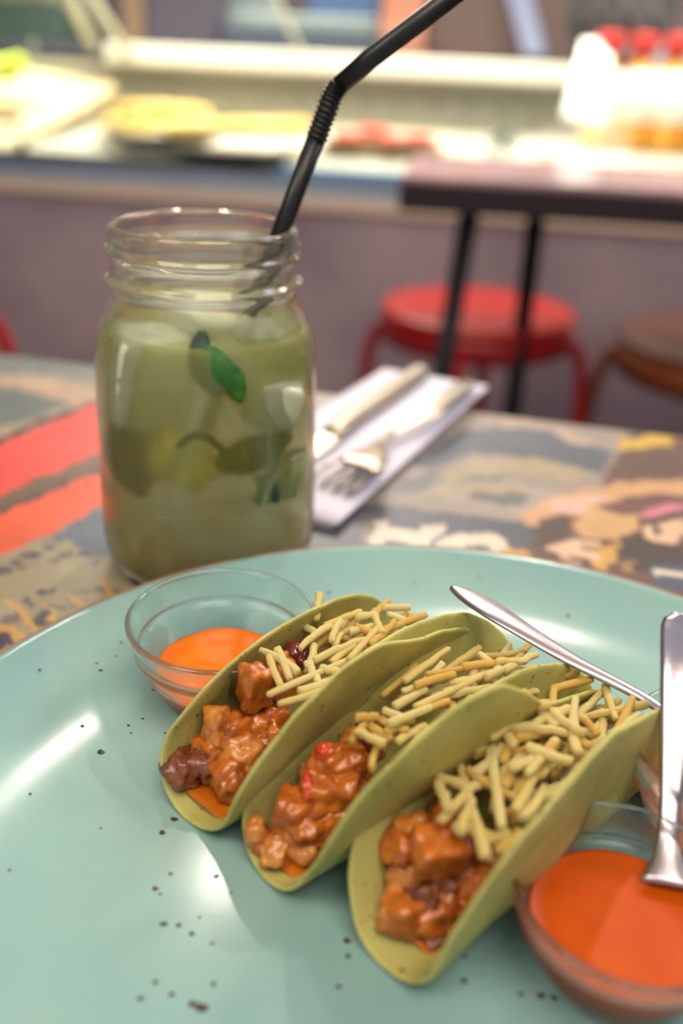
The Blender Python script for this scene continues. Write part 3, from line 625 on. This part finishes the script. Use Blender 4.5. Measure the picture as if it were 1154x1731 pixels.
nt.links.new(tr.outputs[0], mx.inputs[1]); nt.links.new(P_.outputs[0], mx.inputs[2]); nt.links.new(mx.outputs[0], nt.nodes['Material Output'].inputs['Surface'])
vs_ = nt.nodes.new('ShaderNodeVolumeScatter'); va = nt.nodes.new('ShaderNodeVolumeAbsorption'); ad = nt.nodes.new('ShaderNodeAddShader')
vs_.inputs['Color'].default_value = (.97, .96, .70, 1); vs_.inputs['Density'].default_value = 26; vs_.inputs['Anisotropy'].default_value = .2
va.inputs['Color'].default_value = (.80, .80, .30, 1); va.inputs['Density'].default_value = 3
nt.links.new(vs_.outputs[0], ad.inputs[0]); nt.links.new(va.outputs[0], ad.inputs[1]); nt.links.new(ad.outputs[0], nt.nodes['Material Output'].inputs['Volume'])
drink = MB().lathe(dens(liq), 96, JC).build('lemonade', dm); tag(drink, 'cloudy green lemonade filling the mason jar', 'drink'); drink['kind'] = 'stuff'
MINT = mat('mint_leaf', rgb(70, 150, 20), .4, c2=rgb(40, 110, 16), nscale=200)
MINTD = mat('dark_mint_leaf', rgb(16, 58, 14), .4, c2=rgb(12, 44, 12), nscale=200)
def leaf(pts, width, m, name, label, cat, curl=.15, nrm=(0, -1, .1)):
    pts = interp(pts, 8); n = len(pts); vs = []; nrm = Vector(nrm).normalized(); K = 6
    for i, p in enumerate(pts):
        t = (pts[min(i+1, n-1)]-pts[max(i-1, 0)]).normalized(); x = t.cross(nrm).normalized(); s = i/(n-1)
        w_ = width*max(.02, sin(pi*min(1, s*.95+.04))**.7)*(1+.05*sin(s*60))
        for k in range(K+1):
            u = k/K*2-1; vs.append(p+x*(w_*u/2)+nrm*(-curl*w_*u*u))
    fs = [(i*(K+1)+k, i*(K+1)+k+1, (i+1)*(K+1)+k+1, (i+1)*(K+1)+k) for i in range(n-1) for k in range(K)]
    mb = MB(); mb.v = [tuple(v) for v in vs]; mb.f = fs; o = mb.build(name, m); so = o.modifiers.new('solid', 'SOLIDIFY'); so.thickness = .0004
    return tag(o, label, cat)
def jp(px, py, rad):                         # point inside the jar at a given distance in front of its axis
    return aty(px, py, JC.y-rad)
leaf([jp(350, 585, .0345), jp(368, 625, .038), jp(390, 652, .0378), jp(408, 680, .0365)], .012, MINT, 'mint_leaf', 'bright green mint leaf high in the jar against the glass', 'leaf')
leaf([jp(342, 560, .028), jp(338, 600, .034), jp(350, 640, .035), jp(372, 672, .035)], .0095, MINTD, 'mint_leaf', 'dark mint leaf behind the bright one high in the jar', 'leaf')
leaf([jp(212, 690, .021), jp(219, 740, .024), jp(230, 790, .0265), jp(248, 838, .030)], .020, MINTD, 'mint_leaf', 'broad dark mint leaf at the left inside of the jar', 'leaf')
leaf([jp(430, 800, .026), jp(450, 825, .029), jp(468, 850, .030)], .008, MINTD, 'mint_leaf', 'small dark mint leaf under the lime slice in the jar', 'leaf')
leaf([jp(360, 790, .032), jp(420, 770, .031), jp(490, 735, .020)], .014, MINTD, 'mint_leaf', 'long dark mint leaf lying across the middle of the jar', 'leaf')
ICE = mat('ice', rgb(240, 240, 206), .06, trans=.4, ior=1.31, sss=.0)
def ice(px, py, rad, sx, sy, sz, rot, label, m=ICE, name='ice_cube', cat='ice'):
    o = blob(px, sx, sy, sz, .04, 1.5, 4, .62).build(name, m); o.location = jp(px, py, rad); o.rotation_euler = rot; return tag(o, label, cat)
ice(262, 640, .0195, .0150, .013, .019, (.1, .1, .2), 'tall rounded ice cube at the left of the jar')
ice(455, 672, .0195, .0112, .010, .0098, (.2, .3, .4), 'round ended ice cube at the right of the jar')
ice(345, 560, .004, .013, .012, .009, (.3, .2, .8), 'ice cube breaking the surface of the lemonade')
ice(440, 590, .006, .013, .012, .010, (.1, .4, .3), 'ice cube under the straw near the surface')
ice(300, 765, .0272, .0088, .008, .0092, (.5, .3, .6), 'pale yellow ginger piece in the middle of the jar', mat('ginger_flesh', rgb(250, 226, 120), .5, sss=.3), 'ginger_piece', 'ginger')
ice(335, 790, .030, .0062, .006, .0075, (.2, .8, .1), 'smaller pale ginger piece beside the yellow one', MATS['ginger_flesh'], 'ginger_piece', 'ginger')
m = MB(); m.sweep(interp([jp(303, 752, .036), jp(325, 736, .0378), jp(350, 738, .0378), jp(378, 762, .0355)], 6), .0014, 8); tag(m.build('herb_sprig', mat('dark_stem', rgb(46, 36, 18), .5)), 'thin dark curved mint stem in the middle of the jar', 'stem')
# lime slice: rind + flesh
c = jp(494, 838, .0185); lr = empty('lime_wedge', c); tag(lr, 'lime wedge with pale rind low at the right of the jar', 'lime')
X_ = Vector((.7, .7, 0)).normalized(); N_ = Vector((.7, -.7, .1)).normalized(); Z_ = Vector((0, .1, 1)).normalized()
def wedge(r0, r1, t, a0, a1, n=20):
    vs = []; fs = []
    for k in range(n+1):
        a = a0+(a1-a0)*k/n; dd = X_*cos(a)+Z_*sin(a)
        for r in (r0, r1):
            for s in (-1, 1): vs.append(c+dd*r+N_*(s*t/2))
    for k in range(n):
        b = k*4
        for q in ((0, 1), (1, 3), (3, 2), (2, 0)): fs.append((b+q[0], b+q[1], b+4+q[1], b+4+q[0]))
    fs += [(0, 1, 3, 2), (n*4, n*4+2, n*4+3, n*4+1)]
    mb = MB(); mb.v = [tuple(v) for v in vs]; mb.f = fs; return mb
wedge(.0005, .0168, .004, radians(78), radians(172)).build('flesh', mat('lime_flesh', rgb(158, 172, 104), .35, sss=.3), lr)
wedge(.0168, .0182, .0044, radians(77), radians(173)).build('pith', mat('lime_pith', rgb(250, 250, 220), .5), lr)
wedge(.0182, .0192, .0046, radians(77), radians(173)).build('rind', mat('lime_rind', rgb(70, 120, 20), .4), lr)

# ============================================================= STRAW
YS = JC.y+.004
s0 = Vector((JC.x+.000, JC.y-.010, TZ+.050)); s1 = aty(474, 392, JC.y-.004); s2 = aty(535, 232, JC.y-.002); s3 = aty(563, 158, JC.y-.002); s4 = aty(572, 146, JC.y-.002); s5 = aty(625, 100, JC.y-.003); s6 = aty(850, -72, JC.y-.006)
s0 = s1+(s1-s2).normalized()*.085
straw = empty('drinking_straw', s1); tag(straw, 'black bendable plastic straw leaning out of the mason jar', 'straw')
rs = .0033
MB().sweep([s0, s1, s2], rs, 24).build('lower_tube', BLACKP, straw)
bm_pts, bm_r = [], []; NB = 11
path = interp([s2, s2.lerp(s3, .5), s3, s4], 40); N = len(path)
for i, p in enumerate(path):
    bm_pts.append(p); bm_r.append(rs+.00022+.00035*sin(i/N*2*pi*13))
MB().sweep(bm_pts, bm_r, 24, up=(0, -1, .1)).build('bendy_section', BLACKP, straw)
MB().sweep([s4, s5, s6], rs*.98, 24, up=(0, -1, .1)).build('upper_tube', BLACKP, straw)

# ============================================================= NAPKIN, FORK, KNIFE
n1, n2, n3, n4 = at(610, 640, .004), at(822, 652, .004), at(565, 885, .004), at(380, 800, .004)
n1 = at(645, 622, .004)
nw = (n2-n1); nl = (n3-n2)
nap = empty('paper_napkin', (n1+n3)/2); tag(nap, 'folded white paper napkin behind the jar under the cutlery', 'napkin')
NAPM = mat('white_paper', rgb(222, 216, 232), .85, bump=.25, bscale=160, sss=.1)
n4 = n3+(n1-n2)*1.05
for k in range(3):
    off = Vector((.0012*(k-1), -.0006*(k-1), 0)); zb = TZ+.0003+.0014*k; vs = []; GX, GY = 14, 20
    cs = [Vector((p.x, p.y, 0))+off for p in (n1, n2, n3, n4)]
    for lay in (0, 1):
        for i in range(GX+1):
            for j in range(GY+1):
                u, v = i/GX, j/GY; q = cs[0].lerp(cs[1], u).lerp(cs[3].lerp(cs[2], u), v)
                vs.append((q.x, q.y, zb+(.0013 if lay else 0)+(.0004*noise.noise(Vector((u*4, v*4, k))) if lay else 0)-(.0005 if lay and (i in (0, GX) or j in (0, GY)) else 0)))
    fs = []; S = (GX+1)*(GY+1)
    for i in range(GX):
        for j in range(GY):
            q = i*(GY+1)+j; fs.append((q, q+1, q+GY+2, q+GY+1)); fs.append((S+q, S+q+GY+1, S+q+GY+2, S+q+1))
    bd = [j for j in range(GY+1)]+[i*(GY+1)+GY for i in range(1, GX+1)]+[GX*(GY+1)+j for j in range(GY-1, -1, -1)]+[i*(GY+1) for i in range(GX-1, 0, -1)]
    for k2 in range(len(bd)): q, r = bd[k2], bd[(k2+1) % len(bd)]; fs.append((q, r, S+r, S+q))
    mb = MB(); mb.v = vs; mb.f = fs; mb.build('paper_fold', NAPM, nap)
# fork, tines down
zf = .0050
fk = empty('fork', at(640, 745, zf)); tag(fk, 'steel fork lying tines down on the white napkin', 'fork')
FST = mat('warm_steel', rgb(176, 164, 146), .28, metal=1, bump=.1, bscale=500, bdist=.0002)
fp = [at(800, 646, zf+.004), at(785, 650, zf+.008), at(762, 668, zf+.010), at(735, 694, zf+.010), at(700, 716, zf+.008), at(665, 732, zf+.0065), at(640, 748, zf+.008)]
pts = interp(fp, 6); hw = np.interp(np.linspace(0, 1, len(pts)), [0, .08, .25, .45, .7, 1], [.002, .0062, .0068, .0052, .0032, .0030])
MB().sweep(pts, [(w_, .0012) for w_ in hw], 14).build('handle', FST, fk)
hp = [at(640, 748, zf+.008), at(632, 760, zf+.010), at(618, 776, zf+.012), at(602, 788, zf+.011)]
pts = interp(hp, 5); hw = np.interp(np.linspace(0, 1, len(pts)), [0, .3, .6, 1], [.003, .006, .0105, .0115])
MB().sweep(pts, [(w_, .0010) for w_ in hw], 14).build('fork_head', FST, fk)
ta = at(640, 800, zf+.008); tb = at(572, 776, zf+.009); dirn = (at(560, 830, zf)-at(600, 790, zf)).normalized(); 
for k in range(4):
    a = tb.lerp(ta, k/3*.92+.04); d1 = Vector((-.75, -.66, 0))
    MB().sweep([a+Vector((.002, .002, .0008)), a+d1*.007+Vector((0, 0, -.001)), a+d1*.015+Vector((0, 0, -.0045)), a+d1*.020+Vector((0, 0, -.0085))], [(.0017, .0009), (.0015, .0009), (.0012, .0008), (.0006, .0005)], 8).build('tine', FST, fk)
kn = empty('table_knife', at(620, 690, zf)); tag(kn, 'steel table knife lying on the napkin beyond the fork', 'knife')
kp = [at(712, 624, zf+.004), at(700, 634, zf+.004), at(650, 668, zf+.004), at(600, 702, zf+.004), at(562, 732, zf+.004)]
pts = interp(kp, 6); hw = np.interp(np.linspace(0, 1, len(pts)), [0, .06, .5, 1], [.004, .0078, .0078, .0068])
MB().sweep(pts, [(w_, .0032) for w_ in hw], 16).build('handle', FST, kn)
kp = [at(562, 732, zf+.004), at(530, 756, zf+.002), at(470, 800, zf+.001), at(420, 836, zf+.001)]
pts = interp(kp, 6); hw = np.interp(np.linspace(0, 1, len(pts)), [0, .15, .8, 1], [.0066, .0085, .009, .002])
MB().sweep(pts, [(w_, .0008) for w_ in hw], 12).build('blade', FST, kn)

# ============================================================= SECOND TABLE AND STOOLS
t2z = .055
P0 = at(692, 296, t2z); P0.z = 0; du = Vector((cos(radians(6)), -sin(radians(6)), 0)); dv = Vector((sin(radians(6)), cos(radians(6)), 0))
tb2 = empty('bar_table', P0+du*.6+dv*.3); tb2.location.z = 0; tag(tb2, 'dark edged table with pink top and black steel legs behind the napkin', 'table')
TT = TZ+t2z
MB().box(P0+du*.6+dv*.16+Vector((0, 0, TT-.004)), (1.22, .32, .008), (du, dv, Vector((0, 0, 1)))).build('table_top', mat('pink_laminate', rgb(196, 150, 150), .25, c2=rgb(150, 120, 130), nscale=6), tb2, smooth=False, bevel=.001)
MB().box(P0+du*.6+dv*.16+Vector((0, 0, TT-.027)), (1.225, .325, .038), (du, dv, Vector((0, 0, 1)))).build('apron', mat('dark_maroon_edge', rgb(44, 26, 30), .5), tb2, smooth=False, bevel=.002)
def ley(x, y, Y): p = aty(x, y, Y); return p
l1 = [aty(797, 338, 1.32), aty(752, 600, 1.26)]; l2 = [aty(908, 345, 1.50), aty(872, 640, 1.48)]
for a, b in (l1, l2):
    d = (b-a)/(a.z-b.z); foot = a+d*a.z; top = a+d*(a.z-(TT-.040)); MB().sweep([foot, top], .0145, 12).build('leg', BLKM, tb2)
for ddu, ddv in ((1.12, .05), (1.12, .28)):
    p = P0+du*ddu+dv*ddv; MB().sweep([p+du*.04, Vector((p.x, p.y, TT-.04))], .012, 12).build('leg', BLKM, tb2)

def stool(c, r, top, ms, mrim, label, ang=0, th=.045):
    root = empty('low_stool', (c[0], c[1], 0)); tag(root, label, 'stool')
    C = Vector((c[0], c[1], 0))
    MB().lathe([(0, top-.012), (r*.9, top-.012), (r*.97, top-.010), (r, top-.004), (r*.985, top+.002), (r*.95, top+.004), (r*.5, top+.001), (0, top)], 64, C).build('seat', ms, root)
    MB().lathe([(r*.93, top-.012), (r*.985, top-.013), (r*.985, top-th), (r*.93, top-th), (r*.93, top-.012)], 64, C).build('seat_rim', mrim, root)
    for k in range(4):
        a = ang+k*pi/2; d = Vector((cos(a), sin(a), 0))
        MB().sweep(interp([C+d*r*.72+Vector((0, 0, top-.03)), C+d*(r*.98)+Vector((0, 0, top-.045)), C+d*(r*1.12)+Vector((0, 0, top-.09)), C+d*(r*1.18)+Vector((0, 0, top-.20)), C+d*(r*1.22)+Vector((0, 0, .012))], 6), .012, 12).build('leg', mrim, root)
    MB().sweep([C+Vector((r*.95*cos(t), r*.95*sin(t), .16)) for t in [2*pi*k/32 for k in range(33)]], .008, 8).build('foot_ring', mrim, root)
RED = mat('red_lacquer', rgb(214, 44, 30), .35, coat=.3); RED2 = mat('deep_red_lacquer', rgb(168, 22, 26), .35)
BRN = mat('brown_leather', rgb(104, 60, 46), .5); BRN2 = mat('brown_metal', rgb(132, 66, 30), .45)
sc_ = at(808, 522, -.20)
stool((sc_.x, sc_.y), .172, TZ-.20, RED, RED2, 'round red metal stool under the dark edged table', -.25, .055)
s2_ = at(1240, 578, -.21); stool((s2_.x, s2_.y), .19, TZ-.21, BRN, BRN2, 'round brown stool cut off by the frame, beside the red one', -.5, .06)
s3_ = at(-190, 485, -.17); stool((s3_.x, s3_.y), .155, TZ-.17, RED, RED2, 'red stool cut off by the left frame edge beyond the table', .1, .05)

# ============================================================= DISPLAY COUNTER
def W(u, d, z): return CU*u+CO+CV*d+Vector((0, 0, z))
AXC = (CU, CV, Vector((0, 0, 1)))
def cbox(mb, u0, u1, d0, d1, z0, z1): return mb.box(W((u0+u1)/2, (d0+d1)/2, (z0+z1)/2), (u1-u0, d1-d0, z1-z0), AXC)
ctr_ = empty('display_counter', W(-.3, .3, 0)); tag(ctr_, 'glazed food display counter with mauve front, steel ledge and lit deck', 'counter')
U0_, U1_ = -2.4, 2.4; zP = TZ-.124
cbox(MB(), U0_, U1_, 0, .05, .06, zP).build('front_panel', mat('mauve_plaster', rgb(190, 166, 170), .5, c2=rgb(150, 130, 138), nscale=3.2, lo=.3, hi=.7), ctr_, smooth=False)
cbox(MB(), U0_, U1_, .03, .5, 0, .06).build('plinth', BLKM, ctr_, smooth=False)
cbox(MB(), U0_, U1_, -.015, .05, zP, zP+.028).build('trim_strip', mat('beige_trim', rgb(226, 200, 174), .5), ctr_, smooth=False, bevel=.003)
cbox(MB(), U0_, U1_, -.005, .05, zP+.028, TZ-.052).build('steel_band', mat('blue_steel', rgb(164, 178, 192), .35, metal=.1, c2=rgb(130, 146, 160), nscale=1.3), ctr_, smooth=False)
cbox(MB(), U0_, -.45, -.008, .05, TZ-.052, TZ-.038).build('glass_channel', mat('dark_channel', rgb(52, 56, 56), .4), ctr_, smooth=False)
cbox(MB(), -.45, U1_, -.008, .05, TZ-.052, TZ-.038).build('glass_channel', mat('blue_channel', rgb(84, 152, 200), .3), ctr_, smooth=False)
DECK = mat('cream_steel_deck', rgb(206, 204, 186), .35, c2=rgb(180, 180, 166), nscale=2.5)
dz0, dz1 = TZ-.038, TZ+.024; dd0, dd1 = .05, .52
mb = MB(); mb.add([W(U0_, dd0, dz0), W(U1_, dd0, dz0), W(U1_, dd1, dz1), W(U0_, dd1, dz1), W(U0_, dd0, dz0-.02), W(U1_, dd0, dz0-.02), W(U1_, dd1, dz1-.02), W(U0_, dd1, dz1-.02)], [(0, 1, 2, 3), (4, 7, 6, 5), (0, 4, 5, 1), (1, 5, 6, 2), (2, 6, 7, 3), (3, 7, 4, 0)])
mb.build('deck', DECK, ctr_, smooth=False)
cbox(MB(), U0_, U1_, .52, .54, TZ+.00, TZ+.150).build('back_panel', mat('back_panel_steel', rgb(190, 184, 164), .4, c2=rgb(166, 162, 146), nscale=3), ctr_, smooth=False)
for k in range(46): pass
lv = MB()
for k in range(6): cbox(lv, -1.35, U1_, .508, .52, TZ+.045+k*.016, TZ+.051+k*.016)
for k in range(40): cbox(lv, -1.35+k*.09, -1.343+k*.09, .506, .52, TZ+.04, TZ+.135)
o = lv.build('grille', mat('grille_steel', rgb(150, 148, 134), .4), ctr_, smooth=False); o['kind'] = 'stuff'
cbox(MB(), -1.02, U1_, .48, .60, TZ+.150, TZ+.198).build('top_ledge', mat('white_ledge', rgb(222, 216, 204), .35), ctr_, smooth=False, bevel=.006)
cbox(MB(), U0_, U1_, .545, .9, .06, TZ+.0).build('body', BLKM, ctr_, smooth=False)
TG = thin_glass('display_glass', (.96, .98, .97, 1))
def quad_slab(a, b, c, d, th=.006):
    a, b, c, d = map(Vector, (a, b, c, d)); n = (b-a).cross(d-a).normalized()*th/2; q = [a+n, b+n, c+n, d+n, a-n, b-n, c-n, d-n]
    return MB().add(q, [(0, 1, 2, 3), (4, 7, 6, 5), (0, 4, 5, 1), (1, 5, 6, 2), (2, 6, 7, 3), (3, 7, 4, 0)])
zt = TZ+.62
ux = [-2.4, -.86, -.42+.02, .52, 2.4]
ux = [cp(35, 262, 0)[0], cp(470, 278, 0)[0], cp(640, 285, 0)[0]+.62]
edges = [U0_]+ux+[U1_]
for a, b in zip(edges[:-1], edges[1:]):
    quad_slab(W(a+.004, .02, TZ-.038), W(b-.004, .02, TZ-.038), W(b-.004-.0, .30, zt), W(a+.004, .30, zt)).build('glass_pane', TG, ctr_, smooth=False)
for u in ux: MB().sweep([W(u, .012, TZ-.038), W(u, .012, TZ-.014)], .010, 10).build('glass_clamp', BLKM, ctr_)
# slanted braces seen as pale diagonals above the ledge
BR = mat('pale_brace', rgb(186, 186, 160), .35)
def pxW(x, y, d): u, z = cp(x, y, d); return W(u, d, z)
for (x0, y0, x1, y1, r) in ((160, 80, 96, -40, .014), (222, 98, 128, -40, .012), (512, 92, 452, -30, .006)):
    MB().sweep([pxW(x0, y0, .50), pxW(x1, y1, .30)], r, 10).build('brace', BR, ctr_)
# display lighting: a tube under the top of the case, part of the counter's own lamp
lamp('AREA', tuple(W(-.3, .31, TZ+.58)), 48, (1, .93, .80), 3.4, tuple(W(-.3, .36, TZ)), .06)

BREAD = mat('yellow_pastry', rgb(250, 226, 140), .5, c2=rgb(226, 176, 76), nscale=20, sss=.1)
PLW = mat('white_dish', rgb(232, 230, 220), .25)
def dish(x, y, d, r, label):
    z = dz0+(dz1-dz0)*(d-dd0)/(dd1-dd0)-TZ; u = cp(x, y, d)[0]; c = W(u, d, TZ+z+.006)
    o = MB().lathe([(0, 0), (r*.6, 0), (r, .014), (r*.99, .017), (r*.6, .005), (0, .005)], 48, c).build('serving_dish', PLW)
    return tag(o, label, 'dish'), c
def loaf(c, L_, r, ang, name, m, label, cat, group=None, tw=.25):
    d = CU*cos(ang)+CV*sin(ang); pts = [c+d*(L_*(k/12-.5)) for k in range(13)]; rad = [(r*(sin(pi*min(1, max(.05, k/12)))**.45)*(1+.06*sin(k*2.4)), .8*r*(sin(pi*min(1, max(.05, k/12)))**.45)) for k in range(13)]
    return tag(MB().sweep(interp(pts, 2), [rad[min(12, i//2)] for i in range(25)], 16).build(name, m), label, cat, group)
o, c = dish(265, 222, .22, .150, 'white dish under the pile of yellow pastries in the display')
for k, (du_, dv_, dz_, a) in enumerate([(-.09, .02, .03, .3), (-.03, -.03, .032, .1), (.04, .02, .032, .2), (.09, -.02, .03, .0), (-.05, .0, .062, .15), (.02, .0, .064, .05), (.07, .02, .062, .2)]):
    loaf(c+CU*du_+CV*dv_+Vector((0, 0, dz_)), .13, .026, a, 'pastry', BREAD, 'yellow filled pastry heaped on the white dish in the display', 'pastry', 'pastries on the white dish')
o, c = dish(400, 240, .13, .15, 'white dish under the row of ridged rolls in the display')
for k in range(7):
    loaf(c+CU*(-.145+.048*k)+CV*0+Vector((0, 0, .044+.003*k)), .15, .026, 1.35, 'bread_roll', mat('pale_roll', rgb(250, 226, 140), .5, c2=rgb(230, 190, 90), nscale=20), 'pale yellow bread roll in the slanted row on the second dish', 'bread', 'rolls on the second dish')
for x, y, d, s in ((585, 240, .20, 1), (630, 234, .26, 1), (708, 238, .22, 1), (660, 246, .20, .8)):
    u = cp(x, y, d)[0]; z = dz0+(dz1-dz0)*(d-dd0)/(dd1-dd0); c = W(u, d, z+.016)
    mm = blob(x, .062*s, .05, .018, .15, 2, 3).build('meat_patty', mat('seared_patty', rgb(120, 80, 46), .5, c2=rgb(150, 110, 60), nscale=30)); mm.location = c; tag(mm, 'seared brown patty on the display deck behind the straw', 'meat', 'patties in the display')
    mm = blob(x+5, .038*s, .032, .012, .1, 2, 3).build('tomato_slice', mat('tomato_red', rgb(226, 70, 44), .4)); mm.location = c+Vector((0, -.005, .024)); tag(mm, 'red tomato slice lying on a patty in the display', 'tomato', 'tomato on the patties')
# cream tray at far left, standing nearer the glass
u0 = cp(-120, 200, .12)[0]; u1 = cp(185, 130, .40)[0]
cr = empty('cream_tray', W(u0+.3, .25, TZ+.02)); tag(cr, 'large cream tray with raised rim at the left end of the display', 'tray')
CRM = mat('cream_enamel', rgb(240, 222, 176), .4, c2=rgb(232, 206, 160), nscale=4)
a_, b_, c_, d_ = pxW(-260, 285, .06), pxW(30, 246, .08), pxW(190, 150, .46), pxW(-160, 90, .50)
quad_slab(a_, b_, c_, d_, .014).build('tray_base', CRM, cr, smooth=False)
for p, q in ((a_, b_), (b_, c_), (c_, d_)): MB().sweep([p, q], .012, 8).build('tray_rim', CRM, cr)
for k, (x, y, r) in enumerate(((8, 118, .034), (28, 108, .028), (-20, 112, .036))):
    mm = blob(k+50, r, r, r*.9, .12, 2, 3).build('lime', mat('lime_green', rgb(170, 206, 60), .4, c2=rgb(206, 216, 80), nscale=12)); mm.location = pxW(x, y, .33)+Vector((0, 0, 0)); tag(mm, 'bright green lime heaped on the cream tray', 'lime', 'limes on the cream tray')
mm = blob(60, .05, .02, .01, .2, 2, 3).build('tongs', BLKM); mm.location = pxW(8, 200, .18); tag(mm, 'dark tongs handle resting on the cream tray', 'tongs')

# bottles with red caps
BY = mat('amber_drink', rgb(246, 176, 14), .1, c2=rgb(232, 150, 8), nscale=8, coat=.8); LBL = mat('white_label', rgb(250, 248, 240), .5); CAP = mat('red_cap', rgb(196, 44, 34), .35)
def bottle(x, label):
    d = .42; u = cp(x, 200, d)[0]; b = empty('sauce_bottle', W(u, d, dz0+(dz1-dz0)*(d-dd0)/(dd1-dd0)+.006)); c = Vector(b.location); r = .041
    tag(b, label, 'bottle', 'amber bottles with red caps in the display')
    MB().lathe([(0, 0), (r*.9, 0), (r, .006), (r, .10), (r*.96, .15), (r*.6, .19), (r*.45, .205), (r*.45, .225), (0, .225)], 32, c).build('bottle_body', BY, b)
    MB().lathe([(r*.80, .175), (r*1.01, .150), (r*1.03, .11), (r*1.03, .060), (r*.99, .060), (r*.98, .11)], 32, c).build('paper_label', LBL, b)
    MB().lathe([(0, .255), (r*.68, .255), (r*.74, .250), (r*.74, .208), (r*.46, .206)], 32, c).build('cap', CAP, b)
for k, x in enumerate((1012, 1068, 1124, 1180)): bottle(x, 'amber bottle with white label and red cap in the lit row')
u = cp(985, 200, .24)[0]
car = quad_slab(pxW(950, 196, .30), pxW(1018, 208, .29), pxW(1034, 72, .42), pxW(984, 72, .42), .02).build('white_carton', LBL, None, smooth=False); tag(car, 'white carton panel leaning beside the amber bottles', 'carton')
# wire basket above the bottles, on the ledge
wb = empty('wire_basket', pxW(1040, 66, .54)); tag(wb, 'dark wire basket on the ledge above the amber bottles', 'basket')
c = pxW(1040, 70, .54); c.z = TZ+.200; mbk = MB()
for k in range(13):
    a = 2*pi*k/13; a2 = a+.9
    for aa in (a+.9, a-.9):
        mbk.sweep([c+Vector((.07*cos(a), .07*sin(a), 0)), c+Vector((.12*cos((a+aa)/2), .12*sin((a+aa)/2), .07)), c+Vector((.13*cos(aa), .13*sin(aa), .16))], .0085, 6)
mbk.build('wire_mesh', mat('grey_wire', rgb(22, 24, 24), .6), wb)['kind'] = 'stuff'
MB().sweep([c+Vector((.13*cos(t), .13*sin(t), .16)) for t in [2*pi*k/32 for k in range(33)]], .006, 8).build('rim', MATS['grey_wire'], wb)
MB().sweep([c+Vector((.07*cos(t), .07*sin(t), .005)) for t in [2*pi*k/32 for k in range(33)]], .006, 8).build('base_ring', MATS['grey_wire'], wb)
# glassware catching the light
for k, (x, y) in enumerate(((850, 205), (862, 200), (925, 262), (838, 262))):
    d = .30 if y < 250 else .10; u = cp(x, y, d)[0]; z = dz0+(dz1-dz0)*(d-dd0)/(dd1-dd0)+.003
    o = MB().lathe([(0, 0), (.024, 0), (.027, .004), (.031, .045), (.029, .046), (.0255, .006), (0, .005)], 32, W(u, d, z)).build('small_tumbler', GLASS); tag(o, 'small clear glass tumbler glinting on the display deck', 'glass', 'tumblers in the display')

# ------------------------------------------------------------- kitchen behind the counter
def kit(name, x0, x1, y0, y1, d, th, c, label, cat, rough=.5, extra=None):
    (ua, za), (ub, zb) = cp(x0, y1, d), cp(x1, y0, d); m = mat('k_'+name+str(x0), rgb(*c), rough)
    b = MB(); cbox(b, ua, ub, d, d+th, za, zb); o = b.build(name, m, None, smooth=False, bevel=.01, seg=3); return tag(o, label, cat)
wt = empty('work_counter', W(0, 1.6, 0)); tag(wt, 'steel work counter behind the food display', 'counter')
zk = cp(577, 92, 1.3)[1]
cbox(MB(), -2.4, 2.4, 1.3, 1.9, zk-.04, zk).build('worktop', mat('grey_worktop', rgb(120, 124, 130), .35), wt, smooth=False)
cbox(MB(), -2.4, 2.4, 1.35, 1.9, 0, zk-.04).build('cabinet', mat('grey_cabinet', rgb(92, 88, 96), .5), wt, smooth=False)
def onw(name, x0, x1, h, d, th, c, label, cat):
    ua, ub = cp(x0, 60, d)[0], cp(x1, 60, d)[0]; m = mat('k_'+name+str(x0), rgb(*c), .45)
    b = MB(); cbox(b, ua, ub, d, d+th, zk+.001, zk+h); return tag(b.build(name, m, None, smooth=False, bevel=.012, seg=3), label, cat)
onw('storage_bin', -120, 95, .13, 1.35, .3, (84, 108, 96), 'dull green storage bin at the far left of the work counter', 'bin')
onw('storage_box', -60, 80, .20, 1.67, .2, (190, 170, 120), 'tan storage box behind the green bin', 'box')
onw('wood_panel', 205, 243, .9, 1.4, .04, (172, 142, 112), 'upright tan wooden post on the work counter', 'post')
onw('oven', 246, 366, .6, 1.4, .2, (104, 98, 112), 'grey violet oven housing on the work counter', 'oven')
onw('shelf_box', 374, 640, .085, 1.36, .3, (92, 104, 116), 'low slate blue box on the work counter behind the straw', 'box')
onw('white_tray', 384, 636, .125, 1.66, .12, (176, 190, 180), 'pale tray standing behind the slate blue box', 'tray')
onw('blue_crate', 520, 640, .32, 1.80, .1, (84, 116, 160), 'blue crate at the back of the work counter', 'crate')
onw('grey_machine', 374, 470, .30, 1.80, .1, (150, 160, 166), 'pale grey machine at the back of the work counter', 'machine')
onw('salmon_column', 642, 718, .8, 1.38, .12, (222, 150, 120), 'salmon pink upright roll on the work counter', 'roll')
onw('salmon_block', 642, 718, .09, 1.31, .06, (214, 146, 122), 'salmon pink block at the foot of the pink roll', 'block')
onw('brown_cabinet', 722, 975, .6, 1.42, .4, (116, 92, 84), 'brown cabinet behind the food display', 'cabinet')
q = quad_slab(pxW(885, 94, 1.34), pxW(922, 94, 1.34), pxW(890, -40, 1.40), pxW(848, -40, 1.40), .02).build('lilac_board', mat('lilac_board', rgb(156, 164, 196), .4), None, smooth=False); tag(q, 'lilac board leaning against the brown cabinet', 'board')
onw('mauve_box', 980, 1300, .5, 1.45, .3, (112, 92, 98), 'mauve cabinet beyond the wire basket', 'cabinet')
onw('white_bin', 1050, 1300, .07, 1.32, .1, (200, 198, 202), 'low white bin in front of the mauve cabinet', 'bin')
